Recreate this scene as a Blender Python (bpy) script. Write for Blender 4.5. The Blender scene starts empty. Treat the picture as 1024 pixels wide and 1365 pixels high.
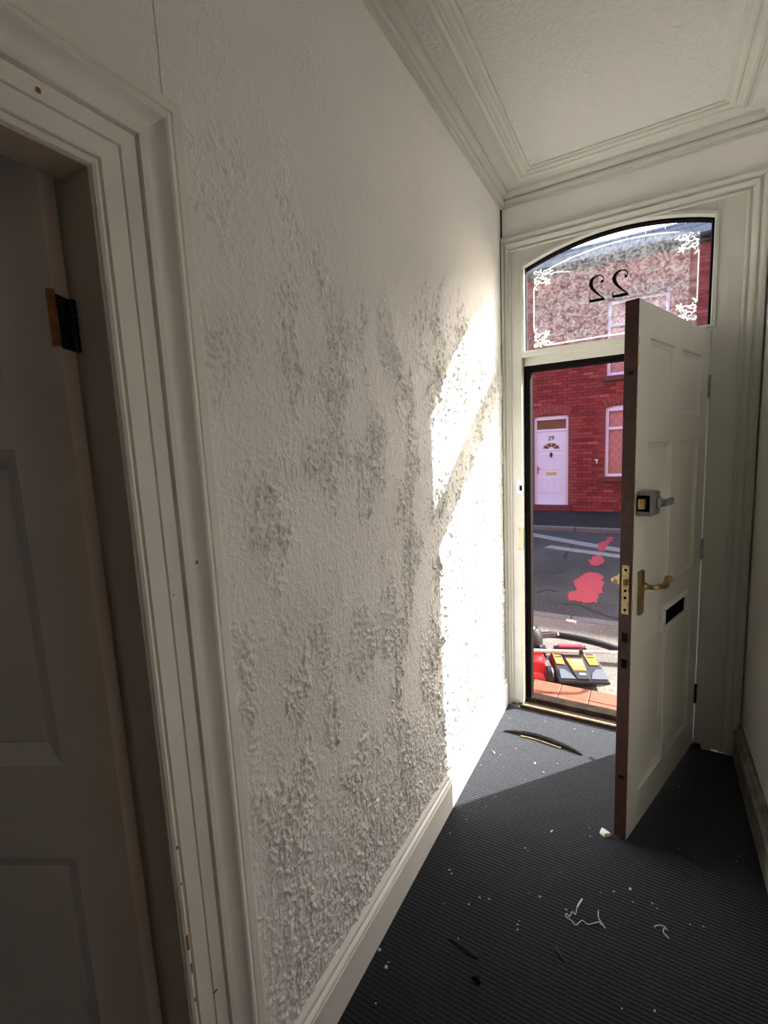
import bpy, bmesh, math, random
import numpy as np
from mathutils import Vector, Matrix

random.seed(7)
SC = bpy.context.scene
COL = SC.collection
PI = math.pi

# ------------------------------------------------------------------ camera
F_PX, YAW, PITCH, ROLL = 613.2843, 0.527, 0.1318, -0.0465
CAM = Vector((0.7128, 0.0, 1.5254))
fw = Vector((-math.sin(YAW) * math.cos(PITCH), math.cos(YAW) * math.cos(PITCH), -math.sin(PITCH)))
rt = Vector((math.cos(YAW), math.sin(YAW), 0))
up = rt.cross(fw)
rt2 = rt * math.cos(ROLL) + up * math.sin(ROLL)
up2 = up * math.cos(ROLL) - rt * math.sin(ROLL)
cd = bpy.data.cameras.new('camera')
cam = bpy.data.objects.new('camera', cd)
COL.objects.link(cam)
m = Matrix((rt2, up2, -fw)).transposed().to_4x4()
m.translation = CAM
cam.matrix_world = m
cd.sensor_fit = 'VERTICAL'
cd.sensor_height = 36.0
cd.lens = F_PX / 1365.0 * 36.0
cd.clip_start = 0.02
SC.camera = cam

# ------------------------------------------------------------------ sky, sun, exposure
SUN_DIR = Vector((1.0, 1.163, 0.872)).normalized()
world = bpy.data.worlds.new('world')
SC.world = world
world.use_nodes = True
wn = world.node_tree
wn.nodes.clear()
wo = wn.nodes.new('ShaderNodeOutputWorld')
wb = wn.nodes.new('ShaderNodeBackground')
ws = wn.nodes.new('ShaderNodeTexSky')
ws.sky_type = 'NISHITA'
ws.sun_disc = False
ws.sun_elevation = math.asin(SUN_DIR.z)
ws.sun_rotation = math.atan2(SUN_DIR.x, SUN_DIR.y)
ws.air_density = 1.0
ws.dust_density = 2.5
ws.ozone_density = 1.0
wb.inputs['Strength'].default_value = 0.55
wn.links.new(ws.outputs[0], wb.inputs[0])
wn.links.new(wb.outputs[0], wo.inputs[0])

sd = bpy.data.lights.new('sun', 'SUN')
sd.energy = 15.0
sd.angle = 0.0093
sd.color = (1.0, 0.97, 0.925)
sun = bpy.data.objects.new('sun', sd)
COL.objects.link(sun)
sun.rotation_euler = SUN_DIR.to_track_quat('Z', 'Y').to_euler()
sun.location = SUN_DIR * 20

vs = SC.view_settings
vs.view_transform = 'Standard'
vs.look = 'None'
vs.gamma = 1.0
vs.use_curve_mapping = False
vs.exposure = 0.40
SC.cycles.max_bounces = 20
SC.cycles.diffuse_bounces = 14
SC.cycles.transparent_max_bounces = 16

# ------------------------------------------------------------------ helpers
def tag(o, label=None, cat=None, group=None, kind=None):
    if label: o['label'] = label
    if cat: o['category'] = cat
    if group: o['group'] = group
    if kind: o['kind'] = kind
    return o

def empty(name, loc=(0, 0, 0), rz=0.0, parent=None):
    o = bpy.data.objects.new(name, None)
    o.empty_display_size = 0.05
    COL.objects.link(o)
    o.location = loc
    o.rotation_euler = (0, 0, rz)
    if parent: o.parent = parent
    return o

class MB:
    """collects shapes, build() links them as one mesh object"""
    def __init__(s): s.v = []; s.f = []
    def add(s, vs_, fs_):
        b = len(s.v); s.v += [tuple(q) for q in vs_]; s.f += [tuple(i + b for i in q) for q in fs_]; return s
    def box(s, x0, x1, y0, y1, z0, z1):
        return s.add([(x0, y0, z0), (x1, y0, z0), (x1, y1, z0), (x0, y1, z0), (x0, y0, z1), (x1, y0, z1), (x1, y1, z1), (x0, y1, z1)],
                     [(0, 3, 2, 1), (4, 5, 6, 7), (0, 1, 5, 4), (1, 2, 6, 5), (2, 3, 7, 6), (3, 0, 4, 7)])
    def quad(s, a, b, c, d): return s.add([a, b, c, d], [(0, 1, 2, 3)])
    def tube(s, pts, r, n=10, cap=True):
        pts = [Vector(p) for p in pts]
        rs = r if isinstance(r, (list, tuple)) else [r] * len(pts)
        vs_, fs_ = [], []
        prev = None
        for i, p in enumerate(pts):
            t = (pts[min(i + 1, len(pts) - 1)] - pts[max(i - 1, 0)]).normalized()
            if prev is None:
                a = t.orthogonal().normalized()
            else:
                a = (prev - t * prev.dot(t)).normalized()
            prev = a
            b = t.cross(a)
            for k in range(n):
                w = 2 * PI * k / n
                vs_.append(p + (a * math.cos(w) + b * math.sin(w)) * rs[i])
        for i in range(len(pts) - 1):
            for k in range(n):
                fs_.append((i * n + k, i * n + (k + 1) % n, (i + 1) * n + (k + 1) % n, (i + 1) * n + k))
        if cap:
            fs_.append(tuple(range(n - 1, -1, -1)))
            fs_.append(tuple((len(pts) - 1) * n + k for k in range(n)))
        return s.add(vs_, fs_)
    def prism(s, poly, ax, a0, a1):
        """extrude a 2D polygon along axis ax ('x','y','z'); poly holds the two other axes in order"""
        def mk(p, a):
            if ax == 'x': return (a, p[0], p[1])
            if ax == 'y': return (p[0], a, p[1])
            return (p[0], p[1], a)
        n = len(poly)
        vs_ = [mk(p, a0) for p in poly] + [mk(p, a1) for p in poly]
        fs_ = [tuple(range(n)), tuple(range(2 * n - 1, n - 1, -1))]
        fs_ += [(i, i + n, (i + 1) % n + n, (i + 1) % n) for i in range(n)]
        return s.add(vs_, fs_)
    def strip(s, lower, upper, ax, a0, a1):
        """a solid between two polylines of the same length, extruded along ax"""
        for i in range(len(lower) - 1):
            s.prism([lower[i], lower[i + 1], upper[i + 1], upper[i]], ax, a0, a1)
        return s
    def sweep(s, path, udirs, prof, nrm, closed=False):
        """path: points; udirs: mitre vectors (per unit width); prof: (u, v); nrm: depth direction"""
        nrm = Vector(nrm)
        n = len(prof)
        vs_ = []
        for p, ud in zip(path, udirs):
            for u, v in prof:
                vs_.append(Vector(p) + Vector(ud) * u + nrm * v)
        fs_ = []
        L = len(path)
        for i in range(L if closed else L - 1):
            j = (i + 1) % L
            for k in range(n - 1):
                fs_.append((i * n + k, i * n + k + 1, j * n + k + 1, j * n + k))
        if not closed:
            fs_.append(tuple(range(n)))
            fs_.append(tuple((L - 1) * n + k for k in range(n)))
        return s.add(vs_, fs_)
    def lathe(s, prof, n=20, M=None):
        vs_, fs_ = [], []
        for r, h in prof:
            for k in range(n):
                w = 2 * PI * k / n
                p = Vector((r * math.cos(w), r * math.sin(w), h))
                vs_.append(M @ p if M else p)
        for i in range(len(prof) - 1):
            for k in range(n):
                fs_.append((i * n + k, i * n + (k + 1) % n, (i + 1) * n + (k + 1) % n, (i + 1) * n + k))
        fs_.append(tuple(range(n - 1, -1, -1)))
        fs_.append(tuple((len(prof) - 1) * n + k for k in range(n)))
        return s.add(vs_, fs_)
    def ribbon(s, pts, ws, y0, y1):
        """flat ribbon in the x-z plane with given half widths, from y0 to y1"""
        pts = [Vector((p[0], p[1])) for p in pts]
        if not isinstance(ws, (list, tuple)): ws = [ws] * len(pts)
        lo, hi = [], []
        for i, p in enumerate(pts):
            t = (pts[min(i + 1, len(pts) - 1)] - pts[max(i - 1, 0)])
            t = t.normalized() if t.length > 1e-9 else Vector((1, 0))
            nn = Vector((-t.y, t.x)) * ws[i]
            lo.append(tuple(p - nn)); hi.append(tuple(p + nn))
        n = len(pts)
        vs_ = [(a[0], y0, a[1]) for a in lo] + [(a[0], y0, a[1]) for a in hi] + [(a[0], y1, a[1]) for a in lo] + [(a[0], y1, a[1]) for a in hi]
        fs_ = []
        for i in range(n - 1):
            fs_ += [(i, i + 1, n + i + 1, n + i), (2 * n + i, 3 * n + i, 3 * n + i + 1, 2 * n + i + 1),
                    (i, 2 * n + i, 2 * n + i + 1, i + 1), (n + i, n + i + 1, 3 * n + i + 1, 3 * n + i)]
        return s.add(vs_, fs_)
    def build(s, name, mat, parent=None, smooth=False, bevel=0.0, seg=2, angle=30, fix=True):
        me = bpy.data.meshes.new(name)
        me.from_pydata(s.v, [], s.f)
        if fix:
            bm = bmesh.new(); bm.from_mesh(me)
            bmesh.ops.recalc_face_normals(bm, faces=bm.faces)
            bm.to_mesh(me); bm.free()
        o = bpy.data.objects.new(name, me)
        COL.objects.link(o)
        if mat: me.materials.append(mat)
        if smooth:
            me.polygons.foreach_set('use_smooth', [True] * len(me.polygons))
            try: me.set_sharp_from_angle(angle=math.radians(angle))
            except Exception: pass
        if bevel:
            md = o.modifiers.new('bevel', 'BEVEL'); md.width = bevel; md.segments = seg; md.limit_method = 'ANGLE'
        if parent: o.parent = parent
        return o

def arc(cx, cz, r, a0, a1, n=12):
    return [(cx + r * math.cos(math.radians(a0 + (a1 - a0) * i / n)), cz + r * math.sin(math.radians(a0 + (a1 - a0) * i / n))) for i in range(n + 1)]

# ------------------------------------------------------------------ materials
def mat(name, col, rough=0.6, metal=0.0, spec=0.5, bump=None, var=None, sheen=None, coat=0.0):
    """bump=(scale, strength, distance); var=(scale, amount) for blotchy colour"""
    M = bpy.data.materials.new(name)
    M.use_nodes = True
    nt = M.node_tree
    b = nt.nodes['Principled BSDF']
    b.inputs['Base Color'].default_value = (*col, 1)
    b.inputs['Roughness'].default_value = rough
    b.inputs['Metallic'].default_value = metal
    b.inputs['Specular IOR Level'].default_value = spec
    b.inputs['Coat Weight'].default_value = coat
    tc = nt.nodes.new('ShaderNodeTexCoord')
    if var:
        n = nt.nodes.new('ShaderNodeTexNoise'); n.inputs['Scale'].default_value = var[0]; n.inputs['Detail'].default_value = 4
        nt.links.new(tc.outputs['Object'], n.inputs['Vector'])
        r = nt.nodes.new('ShaderNodeValToRGB')
        a = var[1]
        r.color_ramp.elements[0].position = 0.3; r.color_ramp.elements[1].position = 0.72
        r.color_ramp.elements[0].color = (*[c * (1 - a) for c in col], 1)
        r.color_ramp.elements[1].color = (*[min(1, c * (1 + a)) for c in col], 1)
        nt.links.new(n.outputs[0], r.inputs[0]); nt.links.new(r.outputs[0], b.inputs['Base Color'])
    if bump:
        n = nt.nodes.new('ShaderNodeTexNoise'); n.inputs['Scale'].default_value = bump[0]; n.inputs['Detail'].default_value = 5
        nt.links.new(tc.outputs['Object'], n.inputs['Vector'])
        bp = nt.nodes.new('ShaderNodeBump'); bp.inputs['Strength'].default_value = bump[1]; bp.inputs['Distance'].default_value = bump[2]
        nt.links.new(n.outputs[0], bp.inputs['Height']); nt.links.new(bp.outputs[0], b.inputs['Normal'])
    if sheen:
        b.inputs['Sheen Weight'].default_value = sheen[0]
        b.inputs['Sheen Roughness'].default_value = sheen[1]
        b.inputs['Sheen Tint'].default_value = (*sheen[2], 1)
    return M

M = {}
M['plaster'] = mat('plaster_paint', (0.905, 0.888, 0.87), 0.6, spec=0.3, bump=(210, 0.7, 0.0034), var=(2.2, 0.035))
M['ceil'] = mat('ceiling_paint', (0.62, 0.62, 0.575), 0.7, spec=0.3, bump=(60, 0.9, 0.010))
M['wood_dimmed'] = mat('woodwork_paint_dimmed', (0.565, 0.565, 0.51), 0.36, spec=0.5, bump=(40, 0.06, 0.002), var=(6, 0.05))  # copy of the woodwork paint, darkened to stand in for dimmer light
M['wood'] = mat('gloss_woodwork_paint', (0.85, 0.84, 0.78), 0.33, spec=0.5, bump=(40, 0.06, 0.002), var=(6, 0.04))
M['wood_worn'] = mat('chipped_frame_paint', (0.53, 0.52, 0.485), 0.45, bump=(60, 0.12, 0.002), var=(9, 0.06))
M['door_paint'] = mat('door_paint', (0.74, 0.735, 0.66), 0.4, bump=(35, 0.06, 0.002), var=(5, 0.04))
M['inner_door'] = mat('inner_door_paint', (0.58, 0.475, 0.38), 0.42, bump=(30, 0.05, 0.002), var=(4, 0.05))
M['dark_skirting'] = mat('dark_skirting_paint', (0.22, 0.205, 0.18), 0.6, bump=(50, 0.2, 0.003), var=(12, 0.5))  # right skirting only: darker and blotchier than the left one
M['dark_wood'] = mat('bare_dark_wood', (0.048, 0.014, 0.009), 0.55, bump=(90, 0.3, 0.002), var=(30, 0.45))
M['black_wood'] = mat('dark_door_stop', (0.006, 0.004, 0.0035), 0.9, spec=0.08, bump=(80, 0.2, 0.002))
M['sill_wood'] = mat('threshold_wood', (0.022, 0.014, 0.009), 0.85, spec=0.1, bump=(70, 0.4, 0.003), var=(22, 0.5))
M['worn_edge'] = mat('worn_threshold_edge', (0.55, 0.40, 0.24), 0.5, var=(40, 0.35))
M['raw_wood'] = mat('raw_pale_wood', (0.62, 0.45, 0.26), 0.7, var=(40, 0.3))
M['rust_wood'] = mat('rusty_bare_wood', (0.30, 0.10, 0.042), 0.8, var=(50, 0.4))
M['brass'] = mat('aged_brass', (0.40, 0.285, 0.12), 0.42, metal=1.0, var=(60, 0.25))
M['brass_plate'] = mat('painted_brass', (0.62, 0.50, 0.27), 0.45, metal=0.7, var=(80, 0.3))
M['steel'] = mat('dull_steel', (0.30, 0.31, 0.31), 0.4, metal=0.8, var=(40, 0.2))
M['latch_grey'] = mat('grey_latch_enamel', (0.20, 0.21, 0.20), 0.45, metal=0.3)
M['chrome'] = mat('chrome', (0.80, 0.80, 0.80), 0.22, metal=1.0)
M['black'] = mat('black_plastic', (0.012, 0.012, 0.013), 0.4)
M['void'] = mat('dark_slot', (0.004, 0.004, 0.004), 0.9, spec=0.0)
M['white_plastic'] = mat('white_plastic', (0.80, 0.79, 0.76), 0.35)
M['hinge'] = mat('hinge_iron', (0.03, 0.03, 0.035), 0.35, metal=0.7)
M['flake'] = mat('paint_flake', (0.72, 0.70, 0.64), 0.7)
M['fiber'] = mat('white_thread', (0.62, 0.61, 0.58), 0.8)
M['strip_brown'] = mat('brown_rubber_strip', (0.010, 0.0075, 0.006), 0.8, spec=0.1, var=(30, 0.4))
def etch_mat():
    Mt = bpy.data.materials.new('etched_white'); Mt.use_nodes = True
    nt = Mt.node_tree; nt.nodes.clear()
    o_ = nt.nodes.new('ShaderNodeOutputMaterial'); a_ = nt.nodes.new('ShaderNodeBsdfTranslucent'); d_ = nt.nodes.new('ShaderNodeBsdfDiffuse'); x_ = nt.nodes.new('ShaderNodeMixShader')
    a_.inputs[0].default_value = (0.85, 0.86, 0.88, 1); d_.inputs[0].default_value = (0.85, 0.86, 0.88, 1); x_.inputs[0].default_value = 0.4
    nt.links.new(a_.outputs[0], x_.inputs[1]); nt.links.new(d_.outputs[0], x_.inputs[2]); nt.links.new(x_.outputs[0], o_.inputs[0])
    return Mt
M['etch'] = etch_mat()
M['digit'] = mat('black_numeral', (0.004, 0.003, 0.003), 0.9, spec=0.05)
M['tile'] = mat('terracotta_tile', (0.27, 0.078, 0.034), 0.6, bump=(60, 0.2, 0.002), var=(14, 0.14))
M['grout'] = mat('grout', (0.30, 0.24, 0.19), 0.9, bump=(120, 0.4, 0.002))
M['upvc'] = mat('white_upvc', (0.72, 0.66, 0.76), 0.4)
M['brick_red'] = mat('red_brick_plain', (0.26, 0.045, 0.035), 0.8, var=(10, 0.25))
M['mortar'] = mat('mortar', (0.17, 0.06, 0.05), 0.9, bump=(80, 0.4, 0.004))
M['sill_red'] = mat('painted_red_sill', (0.13, 0.022, 0.022), 0.6, var=(8, 0.2))
M['blind'] = mat('pink_blind', (0.86, 0.56, 0.52), 0.8)
M['brown_glass'] = mat('brown_fanlight', (0.13, 0.075, 0.045), 0.15)
M['lead'] = mat('lead_came', (0.42, 0.22, 0.22), 0.5)
M['mower_red'] = mat('red_mower_shell', (0.60, 0.012, 0.012), 0.3, coat=0.3)
M['mower_grey'] = mat('dark_grey_mower_plastic', (0.020, 0.021, 0.024), 0.42)
M['mower_light'] = mat('mid_grey_mower_plastic', (0.12, 0.13, 0.145), 0.3)
M['orange'] = mat('orange_sticker', (0.80, 0.27, 0.03), 0.4)
M['yellow'] = mat('amber_sticker', (0.85, 0.38, 0.02), 0.4)
M['pinkred'] = mat('red_catch', (0.55, 0.05, 0.08), 0.35)
M['kerb'] = mat('kerb_stone', (0.14, 0.137, 0.13), 0.9, bump=(60, 0.5, 0.004), var=(12, 0.15))
M['red_paint'] = mat('red_road_paint', (0.40, 0.048, 0.058), 0.7, bump=(140, 0.5, 0.004), var=(25, 0.18))
M['tarline'] = mat('pale_road_seam', (0.23, 0.225, 0.22), 0.9, bump=(90, 0.4, 0.004), var=(10, 0.2))

def carpet_mat():
    c = mat('ribbed_carpet', (0.0045, 0.005, 0.007), 0.85, spec=0.25, bump=(330, 0.8, 0.004), var=(140, 0.4), sheen=(0.56, 0.38, (0.70, 0.77, 0.92)))
    return c
M['carpet'] = carpet_mat()

def speckled(name, ca, cb, scale, bumpd, cc=None):
    Mt = mat(name, ca, 0.9, spec=0.25, bump=(scale * 1.3, 0.6, bumpd))
    nt = Mt.node_tree
    b = nt.nodes['Principled BSDF']
    tc = nt.nodes.new('ShaderNodeTexCoord')
    n = nt.nodes.new('ShaderNodeTexNoise'); n.inputs['Scale'].default_value = scale; n.inputs['Detail'].default_value = 3
    n2 = nt.nodes.new('ShaderNodeTexNoise'); n2.inputs['Scale'].default_value = 1.7; n2.inputs['Detail'].default_value = 6
    nt.links.new(tc.outputs['Object'], n.inputs['Vector']); nt.links.new(tc.outputs['Object'], n2.inputs['Vector'])
    r = nt.nodes.new('ShaderNodeValToRGB')
    r.color_ramp.elements[0].position = 0.33; r.color_ramp.elements[1].position = 0.67
    r.color_ramp.elements[0].color = (*ca, 1); r.color_ramp.elements[1].color = (*cb, 1)
    nt.links.new(n.outputs[0], r.inputs[0])
    mx = nt.nodes.new('ShaderNodeMix'); mx.data_type = 'RGBA'; mx.blend_type = 'MULTIPLY'; mx.inputs[0].default_value = 1.0
    r2 = nt.nodes.new('ShaderNodeValToRGB')
    r2.color_ramp.elements[0].position = 0.35; r2.color_ramp.elements[1].position = 0.65
    r2.color_ramp.elements[0].color = (0.72, 0.72, 0.72, 1); r2.color_ramp.elements[1].color = (1.1, 1.1, 1.1, 1)
    nt.links.new(n2.outputs[0], r2.inputs[0])
    nt.links.new(r.outputs[0], mx.inputs[6]); nt.links.new(r2.outputs[0], mx.inputs[7])
    nt.links.new(mx.outputs[2], b.inputs['Base Color'])
    return Mt
M['pavement'] = speckled('pavement_macadam', (0.115, 0.108, 0.092), (0.24, 0.226, 0.192), 95, 0.004)
M['road'] = speckled('road_asphalt', (0.032, 0.032, 0.031), (0.085, 0.086, 0.082), 45, 0.004)

M['dark_pave'] = speckled('dark_far_pavement', (0.020, 0.020, 0.020), (0.034, 0.034, 0.033), 40, 0.003)

def brick_attr_mat():
    Mt = bpy.data.materials.new('facing_brick')
    Mt.use_nodes = True
    nt = Mt.node_tree
    b = nt.nodes['Principled BSDF']
    b.inputs['Roughness'].default_value = 0.85
    b.inputs['Specular IOR Level'].default_value = 0.2
    a = nt.nodes.new('ShaderNodeAttribute'); a.attribute_name = 'tone'
    r = nt.nodes.new('ShaderNodeValToRGB')
    e = r.color_ramp.elements
    e[0].position = 0.0; e[0].color = (0.16, 0.026, 0.026, 1)
    e[1].position = 1.0; e[1].color = (0.46, 0.115, 0.085, 1)
    k = r.color_ramp.elements.new(0.5); k.color = (0.28, 0.046, 0.040, 1)
    nt.links.new(a.outputs['Fac'], r.inputs[0]); nt.links.new(r.outputs[0], b.inputs['Base Color'])
    return Mt
M['brick'] = brick_attr_mat()

def slate_mat():
    Mt = mat('roof_slate', (0.16, 0.175, 0.20), 0.55)
    nt = Mt.node_tree
    b = nt.nodes['Principled BSDF']
    tc = nt.nodes.new('ShaderNodeTexCoord')
    mp = nt.nodes.new('ShaderNodeMapping')
    br = nt.nodes.new('ShaderNodeTexBrick')
    br.inputs['Color1'].default_value = (0.17, 0.19, 0.22, 1); br.inputs['Color2'].default_value = (0.30, 0.325, 0.36, 1)
    br.inputs['Mortar'].default_value = (0.05, 0.055, 0.06, 1)
    br.inputs['Scale'].default_value = 1.0; br.inputs['Brick Width'].default_value = 0.25; br.inputs['Row Height'].default_value = 0.2
    br.inputs['Mortar Size'].default_value = 0.006
    nt.links.new(tc.outputs['Object'], mp.inputs[0]); nt.links.new(mp.outputs[0], br.inputs[0]); nt.links.new(br.outputs[0], b.inputs['Base Color'])
    return Mt
M['slate'] = slate_mat()

def glass_mat(name, haze_lo, haze_hi, scale, tint=(0.97, 0.985, 0.98)):
    """thin dusty or stippled pane: clear, with scattering specks and a faint reflection"""
    Mt = bpy.data.materials.new(name)
    Mt.use_nodes = True
    nt = Mt.node_tree
    nt.nodes.clear()
    out = nt.nodes.new('ShaderNodeOutputMaterial')
    tr = nt.nodes.new('ShaderNodeBsdfTransparent'); tr.inputs[0].default_value = (*tint, 1)
    gl = nt.nodes.new('ShaderNodeBsdfGlossy'); gl.inputs['Roughness'].default_value = 0.05
    fr = nt.nodes.new('ShaderNodeFresnel'); fr.inputs[0].default_value = 1.45
    m1 = nt.nodes.new('ShaderNodeMixShader')
    nt.links.new(fr.outputs[0], m1.inputs[0]); nt.links.new(tr.outputs[0], m1.inputs[1]); nt.links.new(gl.outputs[0], m1.inputs[2])
    tl = nt.nodes.new('ShaderNodeBsdfTranslucent'); tl.inputs[0].default_value = (0.80, 0.80, 0.82, 1)
    tc = nt.nodes.new('ShaderNodeTexCoord')
    n = nt.nodes.new('ShaderNodeTexNoise'); n.inputs['Scale'].default_value = scale; n.inputs['Detail'].default_value = 2
    nt.links.new(tc.outputs['Object'], n.inputs['Vector'])
    mr = nt.nodes.new('ShaderNodeMapRange')
    mr.inputs['From Min'].default_value = 0.38; mr.inputs['From Max'].default_value = 0.64
    mr.inputs['To Min'].default_value = haze_lo; mr.inputs['To Max'].default_value = haze_hi
    nt.links.new(n.outputs[0], mr.inputs[0])
    m2 = nt.nodes.new('ShaderNodeMixShader')
    nt.links.new(mr.outputs[0], m2.inputs[0]); nt.links.new(m1.outputs[0], m2.inputs[1]); nt.links.new(tl.outputs[0], m2.inputs[2])
    nt.links.new(m2.outputs[0], out.inputs[0])
    return Mt
M['pane'] = glass_mat('dusty_pane', 0.015, 0.05, 30)
M['frost'] = glass_mat('stippled_frosting', 0.0, 0.075, 95)
M['far_pane'] = glass_mat('far_window_pane', 0.0, 0.02, 5)

# ------------------------------------------------------------------ numbers of the place
D = 2.5764      # hall side of the front door frame
W = 1.12        # hall width
CEIL = 2.80
BACK = -2.6
PAVE = -0.12
ROAD = -0.20
FAR = 11.8      # face of the house across the street

# ------------------------------------------------------------------ noise for the plaster relief
def perlin(x, y, seed):
    rng = np.random.RandomState(seed)
    ang = rng.rand(256, 256) * 2 * np.pi
    gx, gy = np.cos(ang), np.sin(ang)
    xi = np.floor(x).astype(int); yi = np.floor(y).astype(int)
    xf = x - xi; yf = y - yi
    u = xf * xf * xf * (xf * (xf * 6 - 15) + 10); v = yf * yf * yf * (yf * (yf * 6 - 15) + 10)
    def g(ix, iy, dx, dy):
        a = ix & 255; b = iy & 255
        return gx[a, b] * dx + gy[a, b] * dy
    n00 = g(xi, yi, xf, yf); n10 = g(xi + 1, yi, xf - 1, yf)
    n01 = g(xi, yi + 1, xf, yf - 1); n11 = g(xi + 1, yi + 1, xf - 1, yf - 1)
    return ((n00 * (1 - u) + n10 * u) * (1 - v) + (n01 * (1 - u) + n11 * u) * v) * 1.5

def sstep(a, b, x):
    t = np.clip((x - a) / (b - a), 0, 1)
    return t * t * (3 - 2 * t)

def plaster_height(Y, Z):
    wy = Y + 0.008 * perlin(Y * 26, Z * 17, 1) + 0.004 * perlin(Y * 75, Z * 60, 2)
    wz = Z + 0.014 * perlin(Y * 22 + 9, Z * 14, 3)
    def ridge(a, b, k, sd): return np.clip(1 - np.abs(perlin(wy * a, wz * b, sd)) * k, 0, 1)
    r1 = ridge(58, 24, 4.2, 4)                                                       # upright squiggles
    r2 = ridge(105, 58, 3.4, 5)                                                      # finer worms
    r3 = ridge(82, 44, 4.0, 14)
    g1 = sstep(-0.05, 0.35, perlin(wy * 33, wz * 19, 15))                            # breaks the ridges into flecks
    g2 = sstep(-0.10, 0.30, perlin(wy * 47 + 5, wz * 30, 16))
    drip = np.clip(perlin(wy * 30, wz * 6.0, 6) - 0.16, 0, 1)                        # long runs
    clump = np.clip(perlin(wy * 40, wz * 24, 7) - 0.26, 0, 1)                        # knots
    crumb = sstep(0.20, 0.40, perlin(wy * 88 + 2, wz * 66, 17))                      # small sharp crumbs
    patch = sstep(-0.25, 0.40, perlin(Y * 7.5, Z * 3.6, 8) + 0.45 * perlin(Y * 17, Z * 9, 9))
    high = 1 - sstep(1.80, 2.30, Z + 0.10 * perlin(Y * 5, Z * 5, 10))
    low = sstep(0.75, 0.30, Z)
    pl = np.maximum(patch, 0.75 * low)
    amt = high * (0.45 + 0.55 * pl) + 0.03
    near_door = sstep(1.40, 1.70, Y)
    stip = sstep(0.24, 0.40, perlin(wy * 70, wz * 50 + 4, 18)) * sstep(-0.10, 0.2, perlin(Y * 30, Z * 20, 19))
    h = amt * 1.2 * (0.0080 * stip * near_door + 0.0040 * r1 * (0.25 + 0.75 * g1) * (0.45 + 0.7 * pl) + 0.0026 * r2 * (0.3 + 0.7 * g2) * (0.9 + 0.5 * low) + 0.0032 * r3 * (0.2 + 0.8 * g2) * (0.6 + 0.4 * pl)
               + 0.0030 * crumb * (0.45 + 0.55 * pl) + 0.0040 * drip * (0.2 + pl) + 0.0075 * clump * (0.2 + pl))
    h += 0.0014 * perlin(Y * 6, Z * 4, 11) + 0.0008 * perlin(Y * 16, Z * 11, 12) * (0.4 + high)
    up_mask = sstep(0.15, 0.45, perlin(Y * 6.5, Z * 6.5, 13)) * (1 - high)
    h += up_mask * 0.0022 * r2 * g2
    return h

def grid_mesh(y0, y1, z0, z1, step, fn, x0=0.0):
    ny = int((y1 - y0) / step) + 1; nz = int((z1 - z0) / step) + 1
    ys = np.linspace(y0, y1, ny); zs = np.linspace(z0, z1, nz)
    Yg, Zg = np.meshgrid(ys, zs)
    H = fn(Yg, Zg)
    V = np.stack([x0 + H, Yg, Zg], -1).reshape(-1, 3)
    idx = np.arange(ny * nz).reshape(nz, ny)
    Fq = np.stack([idx[:-1, :-1], idx[:-1, 1:], idx[1:, 1:], idx[1:, :-1]], -1).reshape(-1, 4)
    return V, Fq

def np_object(name, V, Fq, material):
    me = bpy.data.meshes.new(name)
    me.vertices.add(len(V)); me.vertices.foreach_set('co', V.astype(np.float32).ravel())
    me.loops.add(Fq.size); me.loops.foreach_set('vertex_index', Fq.astype(np.int32).ravel())
    me.polygons.add(len(Fq)); me.polygons.foreach_set('loop_start', np.arange(0, Fq.size, 4, dtype=np.int32))
    me.polygons.foreach_set('use_smooth', np.ones(len(Fq), dtype=bool))
    me.update(calc_edges=True); me.validate()
    me.materials.append(material)
    o = bpy.data.objects.new(name, me); COL.objects.link(o)
    return o

# ------------------------------------------------------------------ room shell
parts = []
parts.append(grid_mesh(0.562, D + 0.06, 0.10, 2.775, 0.0028, plaster_height))
parts.append(grid_mesh(-0.60, 0.562, 2.03, 2.775, 0.006, lambda Y, Z: plaster_height(Y, Z) * 0.9 - 0.001))
flat = lambda Y, Z: Y * 0
parts.append(grid_mesh(BACK, -0.60, 0.0, CEIL, 0.5, flat))
parts.append(grid_mesh(-0.60, -0.37, 0.0, 2.03, 0.2, flat))
parts.append(grid_mesh(0.43, D + 0.06, 0.0, 0.10, 0.1, flat))
parts.append(grid_mesh(0.43, 0.562, 0.10, 2.03, 0.12, flat))
parts.append(grid_mesh(-0.60, D + 0.06, 2.775, CEIL + 0.02, 0.02, flat))
Vs, Fs, off = [], [], 0
for v_, f_ in parts:
    Vs.append(v_); Fs.append(f_ + off); off += len(v_)
wl = np_object('wall_left', np.concatenate(Vs), np.concatenate(Fs), M['plaster'])
tag(wl, kind='structure')

b = MB().box(W, W + 0.1, BACK, D + 0.06, 0, CEIL + 0.02)
tag(b.build('wall_right', M['plaster']), kind='structure')
b = MB().box(-0.0, W, BACK - 0.1, BACK, 0, CEIL + 0.02)
tag(b.build('wall_back', M['plaster']), kind='structure')

# carpeted floor with its cross ribs as geometry
PITCH_RIB = 0.0130
nr = int((D - 0.012 + 0.9) / PITCH_RIB)
prof = []
y = D - 0.012
for i in range(nr):
    for t, h in ((0.0, -0.0009), (0.25, 0.0002), (0.5, 0.0006), (0.75, 0.0002)):
        prof.append((y - (i + t) * PITCH_RIB, h))
prof.append((BACK, -0.0016))
xs = np.linspace(0.0, W, 9)
V = np.array([[x, p[0], p[1]] for p in prof for x in xs])
idx = np.arange(len(V)).reshape(len(prof), len(xs))
Fq = np.stack([idx[:-1, :-1], idx[1:, :-1], idx[1:, 1:], idx[:-1, 1:]], -1).reshape(-1, 4)
fl = np_object('floor', V, Fq, M['carpet'])
tag(fl, kind='structure')

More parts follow.
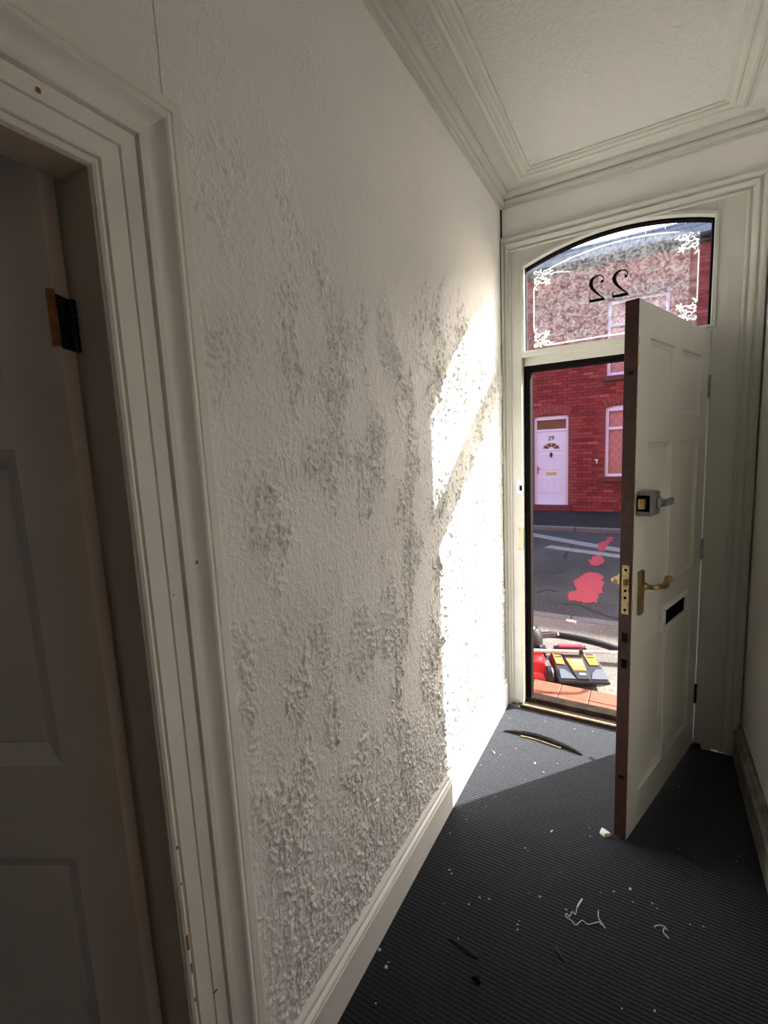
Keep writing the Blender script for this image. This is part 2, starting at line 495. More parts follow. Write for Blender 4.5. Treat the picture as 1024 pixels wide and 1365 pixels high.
# ceiling with cornice and plaster panel frame
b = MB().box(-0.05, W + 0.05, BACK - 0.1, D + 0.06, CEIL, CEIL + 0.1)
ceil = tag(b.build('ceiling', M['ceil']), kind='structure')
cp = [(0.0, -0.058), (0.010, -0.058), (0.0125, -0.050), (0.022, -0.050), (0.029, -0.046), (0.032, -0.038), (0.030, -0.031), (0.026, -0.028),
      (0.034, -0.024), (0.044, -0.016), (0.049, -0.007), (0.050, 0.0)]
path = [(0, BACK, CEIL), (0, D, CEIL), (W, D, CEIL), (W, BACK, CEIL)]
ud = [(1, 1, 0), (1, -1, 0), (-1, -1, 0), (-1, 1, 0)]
MB().sweep(path, ud, cp, (0, 0, 1), closed=True).build('cornice', M['wood_dimmed'], ceil, smooth=True, angle=25)
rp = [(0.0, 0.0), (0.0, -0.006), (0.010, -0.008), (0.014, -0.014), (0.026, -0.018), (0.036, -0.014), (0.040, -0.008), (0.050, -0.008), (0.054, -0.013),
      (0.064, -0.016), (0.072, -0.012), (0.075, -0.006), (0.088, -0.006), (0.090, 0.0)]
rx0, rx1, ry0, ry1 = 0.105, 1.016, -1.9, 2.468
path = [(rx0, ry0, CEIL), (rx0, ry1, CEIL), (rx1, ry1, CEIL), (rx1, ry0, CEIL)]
MB().sweep(path, ud, rp, (0, 0, 1), closed=True).build('panel_moulding', M['wood_dimmed'], ceil, smooth=True, angle=25)

# skirting boards
sp = [(0.0, 0.0), (0.020, 0.0), (0.020, 0.116), (0.0165, 0.119), (0.0165, 0.123), (0.021, 0.127), (0.0215, 0.134), (0.018, 0.139), (0.012, 0.142),
      (0.0115, 0.148), (0.014, 0.152), (0.0135, 0.158), (0.009, 0.164), (0.006, 0.168), (0.0, 0.168)]
def skirting(name, x, sx, y0, y1, m_='wood'):
    b = MB()
    n = len(sp)
    vs_ = [(x + sx * u, y0, v) for u, v in sp] + [(x + sx * u, y1, v) for u, v in sp]
    b.add(vs_, [(k, k + 1, n + k + 1, n + k) for k in range(n - 1)] + [tuple(range(n)), tuple(range(2 * n - 1, n - 1, -1))])
    return tag(b.build(name, M[m_], smooth=True, angle=25), kind='structure')
skirting('baseboard_left', 0.0, 1, 0.576, D - 0.004)
sk = skirting('baseboard_right', W, -1.5, BACK, D - 0.022, 'dark_skirting')

# ------------------------------------------------------------------ front wall (hall face, street face) round the door frame
XL, XR = 0.105, 0.9345          # rebate for the door leaf
OUT = D + 0.115                 # outer side of the frame
ST_L, ST_R = 0.138, 0.900       # door stop edges
b = MB()
b.box(-0.05, W + 0.1, D + 0.004, OUT, 2.575, CEIL + 0.1)
b.box(-0.15, 0.030, D + 0.012, OUT, 0, 2.575)
b.box(1.045, W + 0.15, D + 0.012, OUT, 0, 2.575)
b.box(-6.0, 0.045, OUT - 0.05, OUT, PAVE, 5.8)
b.box(1.02, 7.0, OUT - 0.05, OUT, PAVE, 5.8)
b.box(0.045, 1.02, OUT - 0.05, OUT, 2.62, 5.8)
tag(b.build('wall_front', M['plaster']), kind='structure')
b = MB().box(-6.0, 0.045, OUT, OUT + 0.004, PAVE, 5.8).box(1.02, 7.0, OUT, OUT + 0.004, PAVE, 5.8).box(0.045, 1.02, OUT, OUT + 0.004, 2.62, 5.8)
tag(b.build('wall_street_face', M['brick_red']), kind='structure')

def arch_z(x, drop=0.0):
    return 2.437 + 0.1913 * (x - 0.12) - 0.4466 * (x - 0.12) * (x - 0.58) - drop

PL, PR, PB = 0.118, 0.930, 2.0135        # glazed opening in the fanlight
fr = empty('trim_1', (0, 0, 0)); tag(fr, kind='structure')
b = MB().box(0.0455, XL, D, OUT, 0.0, 2.53); b.build('frame_post', M['wood_worn'], fr, bevel=0.0025)
b = MB().box(XR, 1.045, D, OUT, 0.0, 2.53); b.build('frame_post', M['wood_dimmed'], fr, bevel=0.0025)
b = MB().box(XL, XR, D, OUT, 1.983, 2.004).box(XL, XR, D + 0.045, OUT, 1.944, 1.984)
b.build('transom_bar', M['wood_dimmed'], fr, bevel=0.002)
xs_ = [XL + (XR - XL) * i / 28 for i in range(29)]
b = MB().strip([(x, arch_z(x) + 0.010) for x in xs_], [(x, 2.56) for x in xs_], 'y', D, OUT)
b.build('arched_head', M['wood_dimmed'], fr)
# slim bead round the glass, proud of the frame
b = MB()
xa = [PL + (PR - PL) * i / 28 for i in range(29)]
b.strip([(x, arch_z(x)) for x in xa], [(x, arch_z(x) + 0.013) for x in xa], 'y', D - 0.006, D + 0.03)
b.box(PL - 0.013, PL, D - 0.006, D + 0.03, PB - 0.012, arch_z(PL) + 0.012)
b.box(PR, PR + 0.013, D - 0.006, D + 0.03, PB - 0.012, arch_z(PR) + 0.012)
b.box(PL, PR, D - 0.006, D + 0.03, PB - 0.012, PB)
b.build('glazing_bead', M['wood_dimmed'], fr)
# dark rebate behind the bead at the top and the right, as the photograph shows
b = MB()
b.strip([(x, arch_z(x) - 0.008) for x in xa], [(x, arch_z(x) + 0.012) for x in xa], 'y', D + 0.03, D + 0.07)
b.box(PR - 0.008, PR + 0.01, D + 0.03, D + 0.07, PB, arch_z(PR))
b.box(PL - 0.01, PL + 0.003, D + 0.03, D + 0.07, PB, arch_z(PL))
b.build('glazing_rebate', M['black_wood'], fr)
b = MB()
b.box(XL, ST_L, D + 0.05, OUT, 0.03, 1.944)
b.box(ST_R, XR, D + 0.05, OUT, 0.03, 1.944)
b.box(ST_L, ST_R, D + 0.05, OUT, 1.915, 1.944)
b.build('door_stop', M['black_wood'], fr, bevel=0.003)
# pale broken edge on the lock side of the frame
b = MB()
for z0, z1 in ((0.05, 0.42), (0.43, 0.88), (0.95, 1.02), (1.075, 1.235)):
    b.box(XL - 0.004, XL + 0.0015, D - 0.0012, D + 0.02, z0, z1)
b.build('bare_edge', M['raw_wood'], fr)
b = MB().box(0.078, 0.1055, D - 0.003, D + 0.03, 1.255, 1.335).box(0.074, 0.1055, D - 0.016, D + 0.002, 1.262, 1.315)
b.build('latch_keep', M['white_plastic'], fr, bevel=0.003)
b = MB().box(0.092, 0.1064, D - 0.0168, D - 0.010, 1.274, 1.303)
b.build('keep_slot', M['void'], fr)
b = MB().box(0.1035, 0.1066, D + 0.004, D + 0.03, 0.935, 1.06)
b.build('lock_keep', M['steel'], fr)
b = MB()
for i in range(7):
    z = 0.935 + i * 0.02
    b.box(0.081 + 0.004 * (i % 2), 0.1062, D - 0.0010, D + 0.003, z, z + 0.012 + 0.004 * (i % 3))
b.build('chipped_patch', M['raw_wood'], fr)

# architrave round the front door frame
ap = [(0.0, 0.0), (0.0, 0.007), (0.006, 0.011), (0.011, 0.009), (0.013, 0.0045), (0.018, 0.0045), (0.022, 0.010), (0.030, 0.017), (0.037, 0.020), (0.041, 0.017),
      (0.043, 0.011), (0.049, 0.012), (0.055, 0.022), (0.063, 0.026), (0.072, 0.024), (0.077, 0.016), (0.079, 0.0)]
AX0, AX1, AZ = 0.052, 1.035, 2.521
ar = empty('trim_2'); tag(ar, kind='structure')
napr = [(u * 0.62, v) for u, v in ap]
def casing_leg(name, pts, uds, pr):
    MB().sweep(pts, uds, pr, (0, -1, 0)).build(name, M['wood_dimmed'], ar, smooth=True, angle=25)
casing_leg('architrave_leg', [(AX0, D, 0.0), (AX0, D, AZ)], [(-1, 0, 0), (-1, 0, 1 / 0.62)], napr)
casing_leg('architrave_head', [(AX0, D, AZ), (AX1, D, AZ)], [(-0.62, 0, 1), (1, 0, 1)], ap)
casing_leg('architrave_leg', [(AX1, D, AZ), (AX1, D, 0.0)], [(1, 0, 1), (1, 0, 0)], ap)

MB().box(0.0005, 0.0065, D - 0.004, D + 0.01, 0.165, 2.742).build('joint_shade', M['black_wood'], ar)  # solid black strip that paints in the shade between wall and casing
# threshold
th = empty('trim_3', (0, 0, 0)); tag(th, kind='structure')
MB().box(XL - 0.03, XR + 0.03, D - 0.030, OUT + 0.01, -0.03, 0.016).build('sill', M['sill_wood'], th, bevel=0.004)
MB().box(XL - 0.004, XR, D - 0.022, D - 0.012, 0.010, 0.024).build('worn_nosing', M['worn_edge'], th, bevel=0.004)
MB().box(XL, XR, D + 0.045, OUT, 0.012, 0.036).build('weather_bar', M['sill_wood'], th, bevel=0.004)

# ------------------------------------------------------------------ fanlight: glass, border, ornaments, numerals
win = empty('window_1', (0, 0, 0)); tag(win, kind='structure')
GY = D + 0.050
b = MB().strip([(x, PB - 0.004) for x in xa], [(x, arch_z(x) + 0.004) for x in xa], 'y', GY, GY + 0.0005)
me_v = [(x, GY, PB - 0.004) for x in xa] + [(x, GY, arch_z(x) + 0.004) for x in xa]
n = len(xa)
pane = MB().add(me_v, [(i, i + 1, n + i + 1, n + i) for i in range(n - 1)]).build('pane', M['pane'], win, fix=False)
def inner_arch(x): return arch_z(x) - 0.058 + 0.015 * (x - 0.5)
xf = [0.168 + (0.845 - 0.168) * i / 24 for i in range(25)]
vs_ = [(x, GY - 0.0015, 2.040) for x in xf] + [(x, GY - 0.0015, inner_arch(x)) for x in xf]
n = len(xf)
MB().add(vs_, [(i, i + 1, n + i + 1, n + i) for i in range(n - 1)]).build('frosting', M['frost'], win, fix=False)
E0, E1 = GY - 0.0040, GY - 0.0025
BL, BR, BB = 0.160, 0.878, 2.038
b = MB()
b.ribbon([(BL, 2.12), (BL, 2.335)], 0.0028, E0, E1)
b.ribbon([(BL + 0.002, 2.12), (BL + 0.008, 2.128)], 0.002, E0, E1)
b.ribbon([(BR, 2.13), (BR, 2.350)], 0.0028, E0, E1)
b.ribbon([(BR, 2.350), (BR - 0.007, 2.357)], 0.0028, E0, E1)
b.ribbon([(BL + 0.06, BB), (0.50, BB + 0.003), (BR - 0.09, BB)], 0.0028, E0, E1)
xb = [0.225 + (0.80 - 0.225) * i / 20 for i in range(21)]
b.ribbon([(x, inner_arch(x)) for x in xb], 0.0028, E0, E1)
b.ribbon([(0.24, 2.385), (0.27, 2.392), (0.30, 2.386), (0.34, 2.378)], [0.003, 0.002, 0.0015, 0.001], E0, E1)
b.build('etched_border', M['etch'], win)

def ornament_mesh():
    b = MB()
    def spiral(cx, cz, r0, r1, a0, turns, w0=0.0035, w1=0.0012, n=26):
        pts, ws_ = [], []
        for i in range(n + 1):
            t = i / n
            r = r0 + (r1 - r0) * t
            a = math.radians(a0) + turns * 2 * PI * t
            pts.append((cx + r * math.cos(a), cz + r * math.sin(a))); ws_.append(w0 + (w1 - w0) * t)
        b.ribbon(pts, ws_, 0, 0.0015)
    def leaf(x0, z0, x1, z1, w):
        mx, mz = (x0 + x1) / 2, (z0 + z1) / 2
        dx, dz = x1 - x0, z1 - z0
        L = math.hypot(dx, dz)
        nx, nz = -dz / L * L * 0.18, dx / L * L * 0.18
        b.ribbon([(x0, z0), (x0 * .7 + x1 * .3 + nx * .8, z0 * .7 + z1 * .3 + nz * .8), (mx + nx, mz + nz), (x0 * .25 + x1 * .75 + nx * .7, z0 * .25 + z1 * .75 + nz * .7), (x1, z1)],
                 [0.0012, w * .9, w, w * .7, 0.0006], 0, 0.0015)
    # origin is the corner; the ornament grows along +x and +z
    spiral(0.028, 0.028, 0.020, 0.004, 200, 1.4)
    spiral(0.016, 0.058, 0.013, 0.003, 250, -1.3)
    spiral(0.058, 0.016, 0.013, 0.003, 20, 1.3)
    spiral(0.046, 0.044, 0.012, 0.003, 60, -1.2)
    spiral(0.010, 0.010, 0.010, 0.003, 90, 1.2)
    for q in ((0.004, 0.074, 0.020, 0.098, 0.004), (0.074, 0.004, 0.098, 0.018, 0.004), (0.024, 0.050, 0.052, 0.070, 0.004), (0.050, 0.026, 0.070, 0.052, 0.004),
              (0.000, 0.040, 0.018, 0.030, 0.004), (0.040, 0.000, 0.030, 0.018, 0.004), (0.002, 0.020, 0.022, 0.006, 0.004), (0.030, 0.064, 0.014, 0.080, 0.003), (0.064, 0.030, 0.082, 0.014, 0.003)):
        leaf(*q)
    for k in range(5):                       # the small star flower at the inner end
        a = 0.5 + k * 2 * PI / 5
        leaf(0.066, 0.066, 0.066 + 0.019 * math.cos(a), 0.066 + 0.019 * math.sin(a), 0.0042)
    return b
first = ornament_mesh().build('corner_ornament', M['etch'], win)
first.location = (BL, E0, BB - 0.006)
for x, z, sx, sz in ((BL, 2.420, 1, -1), (BR, 2.436, -1, -1), (BR, BB + 0.014, -1, 1)):
    o = first.copy(); COL.objects.link(o); o.parent = win
    o.location = (x, E0, z); o.scale = (sx, 1, sz)

def numeral(cx, z0, h, parent):
    """a serif figure two with ball terminal, seen from behind the glass"""
    w = h * 0.60
    def T(p): return (cx - (p[0] - 0.5) * w, z0 + p[1] * h)
    b = MB()
    pts = [(0.13, 0.735), (0.10, 0.80), (0.14, 0.89), (0.26, 0.965), (0.45, 0.99), (0.66, 0.955), (0.83, 0.86), (0.88, 0.73), (0.84, 0.60), (0.70, 0.46), (0.50, 0.32), (0.30, 0.20), (0.10, 0.085)]
    ws_ = [0.018, 0.018, 0.019, 0.020, 0.025, 0.040, 0.062, 0.074, 0.068, 0.050, 0.036, 0.028, 0.022]
    # smooth the centre line
    P, Wd = [], []
    for i in range(len(pts) - 1):
        p0, p1, p2, p3 = pts[max(i - 1, 0)], pts[i], pts[i + 1], pts[min(i + 2, len(pts) - 1)]
        for k in range(5):
            t = k / 5
            P.append(tuple(0.5 * ((2 * p1[j]) + (-p0[j] + p2[j]) * t + (2 * p0[j] - 5 * p1[j] + 4 * p2[j] - p3[j]) * t * t + (-p0[j] + 3 * p1[j] - 3 * p2[j] + p3[j]) * t ** 3) for j in (0, 1)))
            Wd.append((ws_[i] * (1 - t) + ws_[i + 1] * t) * h)
    P.append(pts[-1]); Wd.append(ws_[-1] * h)
    b.ribbon([T(p) for p in P], Wd, E0, E1)
    b.prism([(T((0.20, 0.735))[0] + 0.052 * h * math.cos(a), T((0.2, 0.735))[1] + 0.058 * h * math.sin(a)) for a in [2 * PI * k / 16 for k in range(16)]], 'y', E0, E1)
    b.prism([T(p) for p in ((0.03, 0.0), (0.97, 0.0), (1.0, 0.23), (0.955, 0.23), (0.90, 0.105), (0.08, 0.105), (0.03, 0.05))], 'y', E0, E1)
    return b.build('numeral_two', M['digit'], parent)
numeral(0.463, 2.211, 0.122, win)
numeral(0.567, 2.213, 0.122, win)

# ------------------------------------------------------------------ front door (open inwards)
THETA = 1.2493
DW, DT, DZ0, DZ1 = 0.829, 0.044, 0.012, 1.980
door = empty('door_1', (0.9314, D, 0), THETA); tag(door, kind='structure')
# local frame: hinge at the origin, leaf along -x, hall face at y=0
def panelled_leaf(b, width, z0, z1, thick, panels, rec=0.012, mould=0.022):
    """flat stiles and rails round sunk, fielded panels; both faces"""
    us = sorted({0.0, width} | {p[0] for p in panels} | {p[1] for p in panels})
    zs = sorted({z0, z1} | {p[2] for p in panels} | {p[3] for p in panels})
    def inside(u, z): return any(p[0] < u < p[1] and p[2] < z < p[3] for p in panels)
    for i in range(len(us) - 1):
        for j in range(len(zs) - 1):
            if not inside((us[i] + us[i + 1]) / 2, (zs[j] + zs[j + 1]) / 2):
                for yy in (0, thick):
                    b.quad((-us[i], yy, zs[j]), (-us[i + 1], yy, zs[j]), (-us[i + 1], yy, zs[j + 1]), (-us[i], yy, zs[j + 1]))
    for yy, s in ((0, 1), (thick, -1)):
        for p in panels:
            rings = [(0, 0), (0.003, 0.45 * rec), (mould * 0.35, 0.62 * rec), (mould * 0.75, 0.78 * rec), (mould * 0.9, rec), (mould, rec)] if mould < 0.025 else [(0, 0), (0.004, 0.10 * rec), (mould * 0.45, 0.40 * rec), (mould, rec), (mould + 0.002, rec)]
            loops = [[(-(p[0] + a), yy + s * d, p[2] + a), (-(p[1] - a), yy + s * d, p[2] + a), (-(p[1] - a), yy + s * d, p[3] - a), (-(p[0] + a), yy + s * d, p[3] - a)] for a, d in rings]
            for q in range(len(loops) - 1):
                for k in range(4):
                    b.quad(loops[q][k], loops[q][(k + 1) % 4], loops[q + 1][(k + 1) % 4], loops[q + 1][k])
            b.quad(*loops[-1])
PAN = [(0.117, 0.372, 1.615, 1.868), (0.460, 0.716, 1.615, 1.868), (0.117, 0.372, 0.935, 1.512), (0.460, 0.716, 0.935, 1.512), (0.117, 0.372, 0.158, 0.755), (0.460, 0.716, 0.158, 0.755)]
b = MB()
panelled_leaf(b, DW, DZ0, DZ1, DT, PAN)
leaf = b.build('leaf', M['door_paint'], door, fix=True)
b = MB().box(-DW - 0.0015, -DW + 0.002, 0.0008, DT - 0.0008, DZ0, DZ1)
edge = b.build('bare_edge', M['dark_wood'], door); edge['label'] = 'bare reddish brown lock edge'
MB().box(-DW, 0, 0.001, DT - 0.001, DZ1 - 0.002, DZ1 + 0.0005).build('top_edge', M['dark_wood'], door)
MB().box(-DW, 0, 0.001, DT - 0.001, DZ0 - 0.0005, DZ0 + 0.002).build('bottom_edge', M['dark_wood'], door)
MB().box(-0.002, 0.0022, 0.001, DT - 0.001, DZ0, DZ1).build('hinge_edge', M['dark_wood'], door)
# chips where the paint has come away along the lock edge
b = MB()
rr = random.Random(3)
for i in range(26):
    z = 0.05 + rr.random() * 1.85
    b.box(-DW - 0.0012, -DW + 0.002 + rr.random() * 0.007, -0.0009, 0.002, z, z + 0.006 + rr.random() * 0.03)
b.build('paint_chips', M['raw_wood'], door)
# patched screw holes in the lock edge
b = MB()
for z in (1.74, 0.80, 0.70, 0.26):
    b.box(-DW - 0.0024, -DW, 0.012, 0.031, z, z + (0.035 if 0.6 < z < 1 else 0.012))
b.build('edge_patch', M['black_wood'], door)

# rim night latch
lt = MB()
lt.box(-0.818, -0.735, -0.052, 0.0, 1.262, 1.346)
latch = lt.build('night_latch', M['latch_grey'], door, bevel=0.008, seg=3)
MB().box(-0.834, -0.816, -0.034, -0.014, 1.288, 1.322).build('latch_bolt', M['brass'], latch, bevel=0.002)
MB().box(-0.8195, -0.8175, -0.044, -0.006, 1.278, 1.334).build('bolt_recess', M['void'], latch)
Mx = Matrix.Translation((-0.762, -0.052, 1.305)) @ Matrix.Rotation(PI / 2, 4, 'X')
MB().lathe([(0.021, 0.0), (0.021, 0.006), (0.015, 0.010), (0.012, 0.020)], 20, Mx).build('latch_rose', M['steel'], latch, smooth=True)
b = MB()
b.box(-0.774, -0.690, -0.082, -0.068, 1.294, 1.318)
b.build('latch_lever', M['latch_grey'], latch, bevel=0.005, seg=3)

# mortice lock, handles
MB().box(-DW - 0.003, -DW, 0.010, 0.034, 0.905, 1.085).build('lock_faceplate', M['brass_plate'], door, bevel=0.0006)
MB().box(-DW - 0.013, -DW - 0.002, 0.014, 0.030, 1.012, 1.034).build('latch_tongue', M['brass'], door, bevel=0.002)
b = MB()
for z in (1.068, 0.992, 0.966, 0.921):
    Mx = Matrix.Translation((-DW - 0.0034, 0.022, z)) @ Matrix.Rotation(PI / 2, 4, 'Y')
    b.lathe([(0.0052, -0.0004), (0.0052, 0.0004)], 10, Mx)
b.build('plate_holes', M['void'], door)
def lever_set(side):
    yb = 0.0 if side < 0 else DT
    s = side
    y0, y1 = sorted((yb, yb + s * 0.011))
    pl = MB().box(-0.781, -0.741, y0, y1, 0.892, 1.056).build('handle_plate', M['brass'], door, bevel=0.004, seg=2)
    c = yb + s * 0.011
    Mx = Matrix.Translation((-0.761, c, 1.0)) @ Matrix.Rotation(-s * PI / 2, 4, 'X')
    b = MB().lathe([(0.013, 0), (0.013, 0.012), (0.009, 0.016), (0.009, 0.034)], 16, Mx)
    b.tube([(-0.761, c + s * 0.030, 1.0), (-0.745, c + s * 0.042, 1.0), (-0.715, c + s * 0.046, 0.997), (-0.690, c + s * 0.047, 0.990), (-0.672, c + s * 0.047, 0.992),
            (-0.655, c + s * 0.046, 1.004), (-0.644, c + s * 0.046, 1.008)], [0.0085, 0.0095, 0.0095, 0.010, 0.0115, 0.0085, 0.010], 12)
    Mk = Matrix.Translation((-0.640, c + s * 0.046, 1.008))
    b.lathe([(0.002, -0.014), (0.010, -0.011), (0.0135, -0.004), (0.0135, 0.004), (0.010, 0.011), (0.002, 0.014)], 14, Mk)
    b.build('lever', M['brass'], pl, smooth=True)
lever_set(-1); lever_set(1)
# letterbox sleeve
lb = MB()
lb.box(-0.542, -0.215, -0.013, 0.002, 0.838, 0.852).box(-0.542, -0.215, -0.013, 0.002, 0.752, 0.768)
lb.box(-0.542, -0.506, -0.013, 0.002, 0.768, 0.838).box(-0.240, -0.215, -0.013, 0.002, 0.768, 0.838)
lbo = lb.build('letterbox_frame', M['white_plastic'], door, bevel=0.002)
MB().box(-0.507, -0.239, -0.003, 0.0, 0.767, 0.839).build('letter_slot', M['void'], lbo)
b = MB()
for u in (-0.524, -0.228):
    for z in (0.760, 0.845):
        Mx = Matrix.Translation((u, -0.0132, z)) @ Matrix.Rotation(PI / 2, 4, 'X')
        b.lathe([(0.004, 0), (0.003, 0.0015)], 8, Mx)
b.build('screws', M['steel'], lbo)
# hinges
for z in (1.745, 1.0, 0.275):
    hb = MB()
    hb.tube([(0.0015, -0.004, z - 0.05), (0.0015, -0.004, z + 0.05)], 0.0055, 10)
    hb.box(-0.012, 0.0, -0.0012, 0.0015, z - 0.05, z + 0.05)
    hb.build('hinge', M['steel'] if z > 0.5 else M['hinge'], door, smooth=True)

# ------------------------------------------------------------------ inner doorway on the left
YI, ZI = 0.416, 1.944
lp = [(0.0, 0.0), (0.0, 0.014), (0.002, 0.0195), (0.0065, 0.022), (0.011, 0.0195), (0.013, 0.011), (0.0165, 0.011), (0.0175, 0.018), (0.0455, 0.019), (0.0463, 0.013), (0.0482, 0.013),
      (0.049, 0.020), (0.0725, 0.021), (0.0733, 0.014), (0.0755, 0.014), (0.0765, 0.027), (0.086, 0.028), (0.0875, 0.0245), (0.094, 0.0215), (0.101, 0.0215), (0.108, 0.0245), (0.114, 0.031),
      (0.118, 0.0365), (0.122, 0.0385), (0.126, 0.037), (0.131, 0.031), (0.137, 0.0245), (0.141, 0.022), (0.1425, 0.0255), (0.158, 0.0265), (0.161, 0.024), (0.161, 0.0)]
YO = -0.36
ia = empty('trim_4'); tag(ia, kind='structure')
def leg(name, pts, uds): MB().sweep(pts, uds, lp, (1, 0, 0)).build(name, M['wood'], ia, smooth=True, angle=25)
leg('architrave_leg', [(0, YI, 0.0), (0, YI, ZI)], [(0, 1, 0), (0, 1, 1)])
leg('architrave_head', [(0, YI, ZI), (0, YO, ZI)], [(0, 1, 1), (0, -1, 1)])
leg('architrave_leg', [(0, YO, ZI), (0, YO, 0.0)], [(0, -1, 1), (0, -1, 0)])
b = MB().box(-0.052, 0.015, YI - 0.002, YI + 0.02, 0, ZI + 0.02).box(-0.095, -0.052, YI + 0.001, YI + 0.02, 0, ZI + 0.02)
b.build('jamb', M['inner_door'], ia, bevel=0.0015)
b = MB().box(-0.052, 0.015, YO, YI - 0.002, ZI - 0.002, ZI + 0.02).box(-0.095, -0.052, YO, YI + 0.02, ZI + 0.096, ZI + 0.12)
b.build('door_head', M['inner_door'], ia, bevel=0.0015)
MB().box(-0.095, 0.015, YO - 0.02, YO + 0.002, 0, ZI + 0.02).build('jamb', M['inner_door'], ia, bevel=0.0015)
# small chips and nail marks on the casing
b = MB()
for yy, zz, w_, h_, x_ in ((0.4225, 0.86, 0.003, 0.006, 0.0215), (0.4225, 0.79, 0.002, 0.005, 0.0215), (0.421, 0.66, 0.004, 0.03, 0.0212), (0.423, 0.61, 0.003, 0.02, 0.0212), (0.423, 0.55, 0.003, 0.008, 0.0212),
                       (0.462, 0.52, 0.008, 0.003, 0.0212), (0.512, 1.345, 0.004, 0.006, 0.031), (0.468, 1.30, 0.002, 0.002, 0.0212)):
    b.box(x_, x_ + 0.001, yy, yy + w_, zz, zz + h_)
b.box(0.0212, 0.0226, 0.356, 0.361, 2.000, 2.006)
b.build('paint_chips', M['rust_wood'], ia)

PHI = math.radians(62)
idoor = empty('door_2', (-0.070, 0.411, 0.0), -PHI); tag(idoor, kind='structure')
# local: hinge at the origin, leaf along -y, hall face at x = +0.035 before turning
b = MB()
IP = [(0.092, 0.345, 1.025, 1.555), (0.415, 0.668, 1.025, 1.555), (0.092, 0.345, 0.20, 0.850), (0.415, 0.668, 0.20, 0.850), (0.092, 0.345, 1.65, 1.86), (0.415, 0.668, 1.65, 1.86)]
panelled_leaf(b, 0.755, 0.008, 2.035, 0.035, IP, rec=0.020, mould=0.036)
b.box(-0.0005, 0.0002, 0.0005, 0.0345, 0.008, 2.035).box(-0.755, -0.7545, 0.0005, 0.0345, 0.008, 2.035).box(-0.755, 0, 0.0005, 0.0345, 2.034, 2.035)
# panelled_leaf works along -x with faces at y=0 and y=thick: turn it so that it runs along -y with the hall face at +x
b.v = [(-y_ + 0.035, x_, z_) for x_, y_, z_ in b.v]
b.build('leaf', M['inner_door'], idoor)
hg = MB().box(0.006, 0.030, -0.001, 0.0018, 1.700, 1.778).build('hinge', M['hinge'], idoor)
b = MB().tube([(-0.001, 0.003, 1.700), (-0.001, 0.003, 1.7245)], 0.006, 10).tube([(-0.001, 0.003, 1.7265), (-0.001, 0.003, 1.7515)], 0.006, 10).tube([(-0.001, 0.003, 1.7535), (-0.001, 0.003, 1.778)], 0.006, 10)
b.build('knuckle', M['hinge'], hg, smooth=True)
MB().box(0.0305, 0.0353, -0.010, 0.0007, 1.702, 1.784).build('bare_recess', M['rust_wood'], idoor)
MB().box(0.004, 0.033, -0.001, 0.0022, 0.19, 0.29).build('hinge', M['hinge'], idoor)

# the dark room behind that door
b = MB()
x0, x1, y0, y1, z0, z1 = -2.9, -0.10, -2.4, 1.6, -0.01, 2.7
b.quad((x0, y0, z0), (x0, y1, z0), (x0, y1, z1), (x0, y0, z1)).quad((x0, y0, z0), (x1, y0, z0), (x1, y0, z1), (x0, y0, z1)).quad((x0, y1, z0), (x1, y1, z0), (x1, y1, z1), (x0, y1, z1))
b.quad((x0, y0, z1), (x1, y0, z1), (x1, y1, z1), (x0, y1, z1))
tag(b.build('wall_side_room', M['plaster']), kind='structure')
b = MB().quad((x0, y0, 0.0), (0.0, y0, 0.0), (0.0, y1, 0.0), (x0, y1, 0.0))
tag(b.build('floor_side_room', M['carpet']), kind='structure')

# ------------------------------------------------------------------ light switch on the left wall
sw = MB().box(0.0, 0.011, 2.405, 2.475, 1.480, 1.566).build('light_switch', M['white_plastic'], None, bevel=0.003)
tag(sw, 'small white light switch on the textured wall beside front door', 'light switch')
MB().box(0.010, 0.016, 2.432, 2.448, 1.508, 1.538).build('rocker', M['white_plastic'], sw, bevel=0.002)

# ------------------------------------------------------------------ things lying on the carpet
def strip_thing(name, pts, w, h, material, label, cat, z=0.0022):
    b = MB()
    P = [Vector((p[0], p[1], z)) for p in pts]
    n = len(P)
    vs_, fs_ = [], []
    for i, p in enumerate(P):
        t = (P[min(i + 1, n - 1)] - P[max(i - 1, 0)]).normalized()
        s_ = Vector((-t.y, t.x, 0))
        k = math.sin(PI * min(max((i + 0.35) / (n - 0.3), 0.06), 0.95)) ** 0.5
        ww = w * k
        lift = h * math.sin(PI * i / (n - 1)) + 0.0015
        vs_ += [p - s_ * ww, p - s_ * ww * 0.4 + Vector((0, 0, lift)), p + s_ * ww * 0.5 + Vector((0, 0, lift * 1.25)), p + s_ * ww]
    for i in range(n - 1):
        for k in range(4):
            fs_.append((i * 4 + k, i * 4 + (k + 1) % 4, i * 4 + 4 + (k + 1) % 4, i * 4 + 4 + k))
    fs_ += [(0, 1, 2, 3), tuple((n - 1) * 4 + k for k in (3, 2, 1, 0))]
    b.add(vs_, fs_)
    o = b.build(name, material, None, smooth=True)
    return tag(o, label, cat)
def curve_pts(pts, k=4):
    out = []
    for i in range(len(pts) - 1):
        p0, p1, p2, p3 = pts[max(i - 1, 0)], pts[i], pts[i + 1], pts[min(i + 2, len(pts) - 1)]
        for q in range(k):
            t = q / k
            out.append(tuple(0.5 * ((2 * p1[j]) + (-p0[j] + p2[j]) * t + (2 * p0[j] - 5 * p1[j] + 4 * p2[j] - p3[j]) * t * t + (-p0[j] + 3 * p1[j] - 3 * p2[j] + p3[j]) * t ** 3) for j in range(len(p1))))
    out.append(pts[-1])
    return out
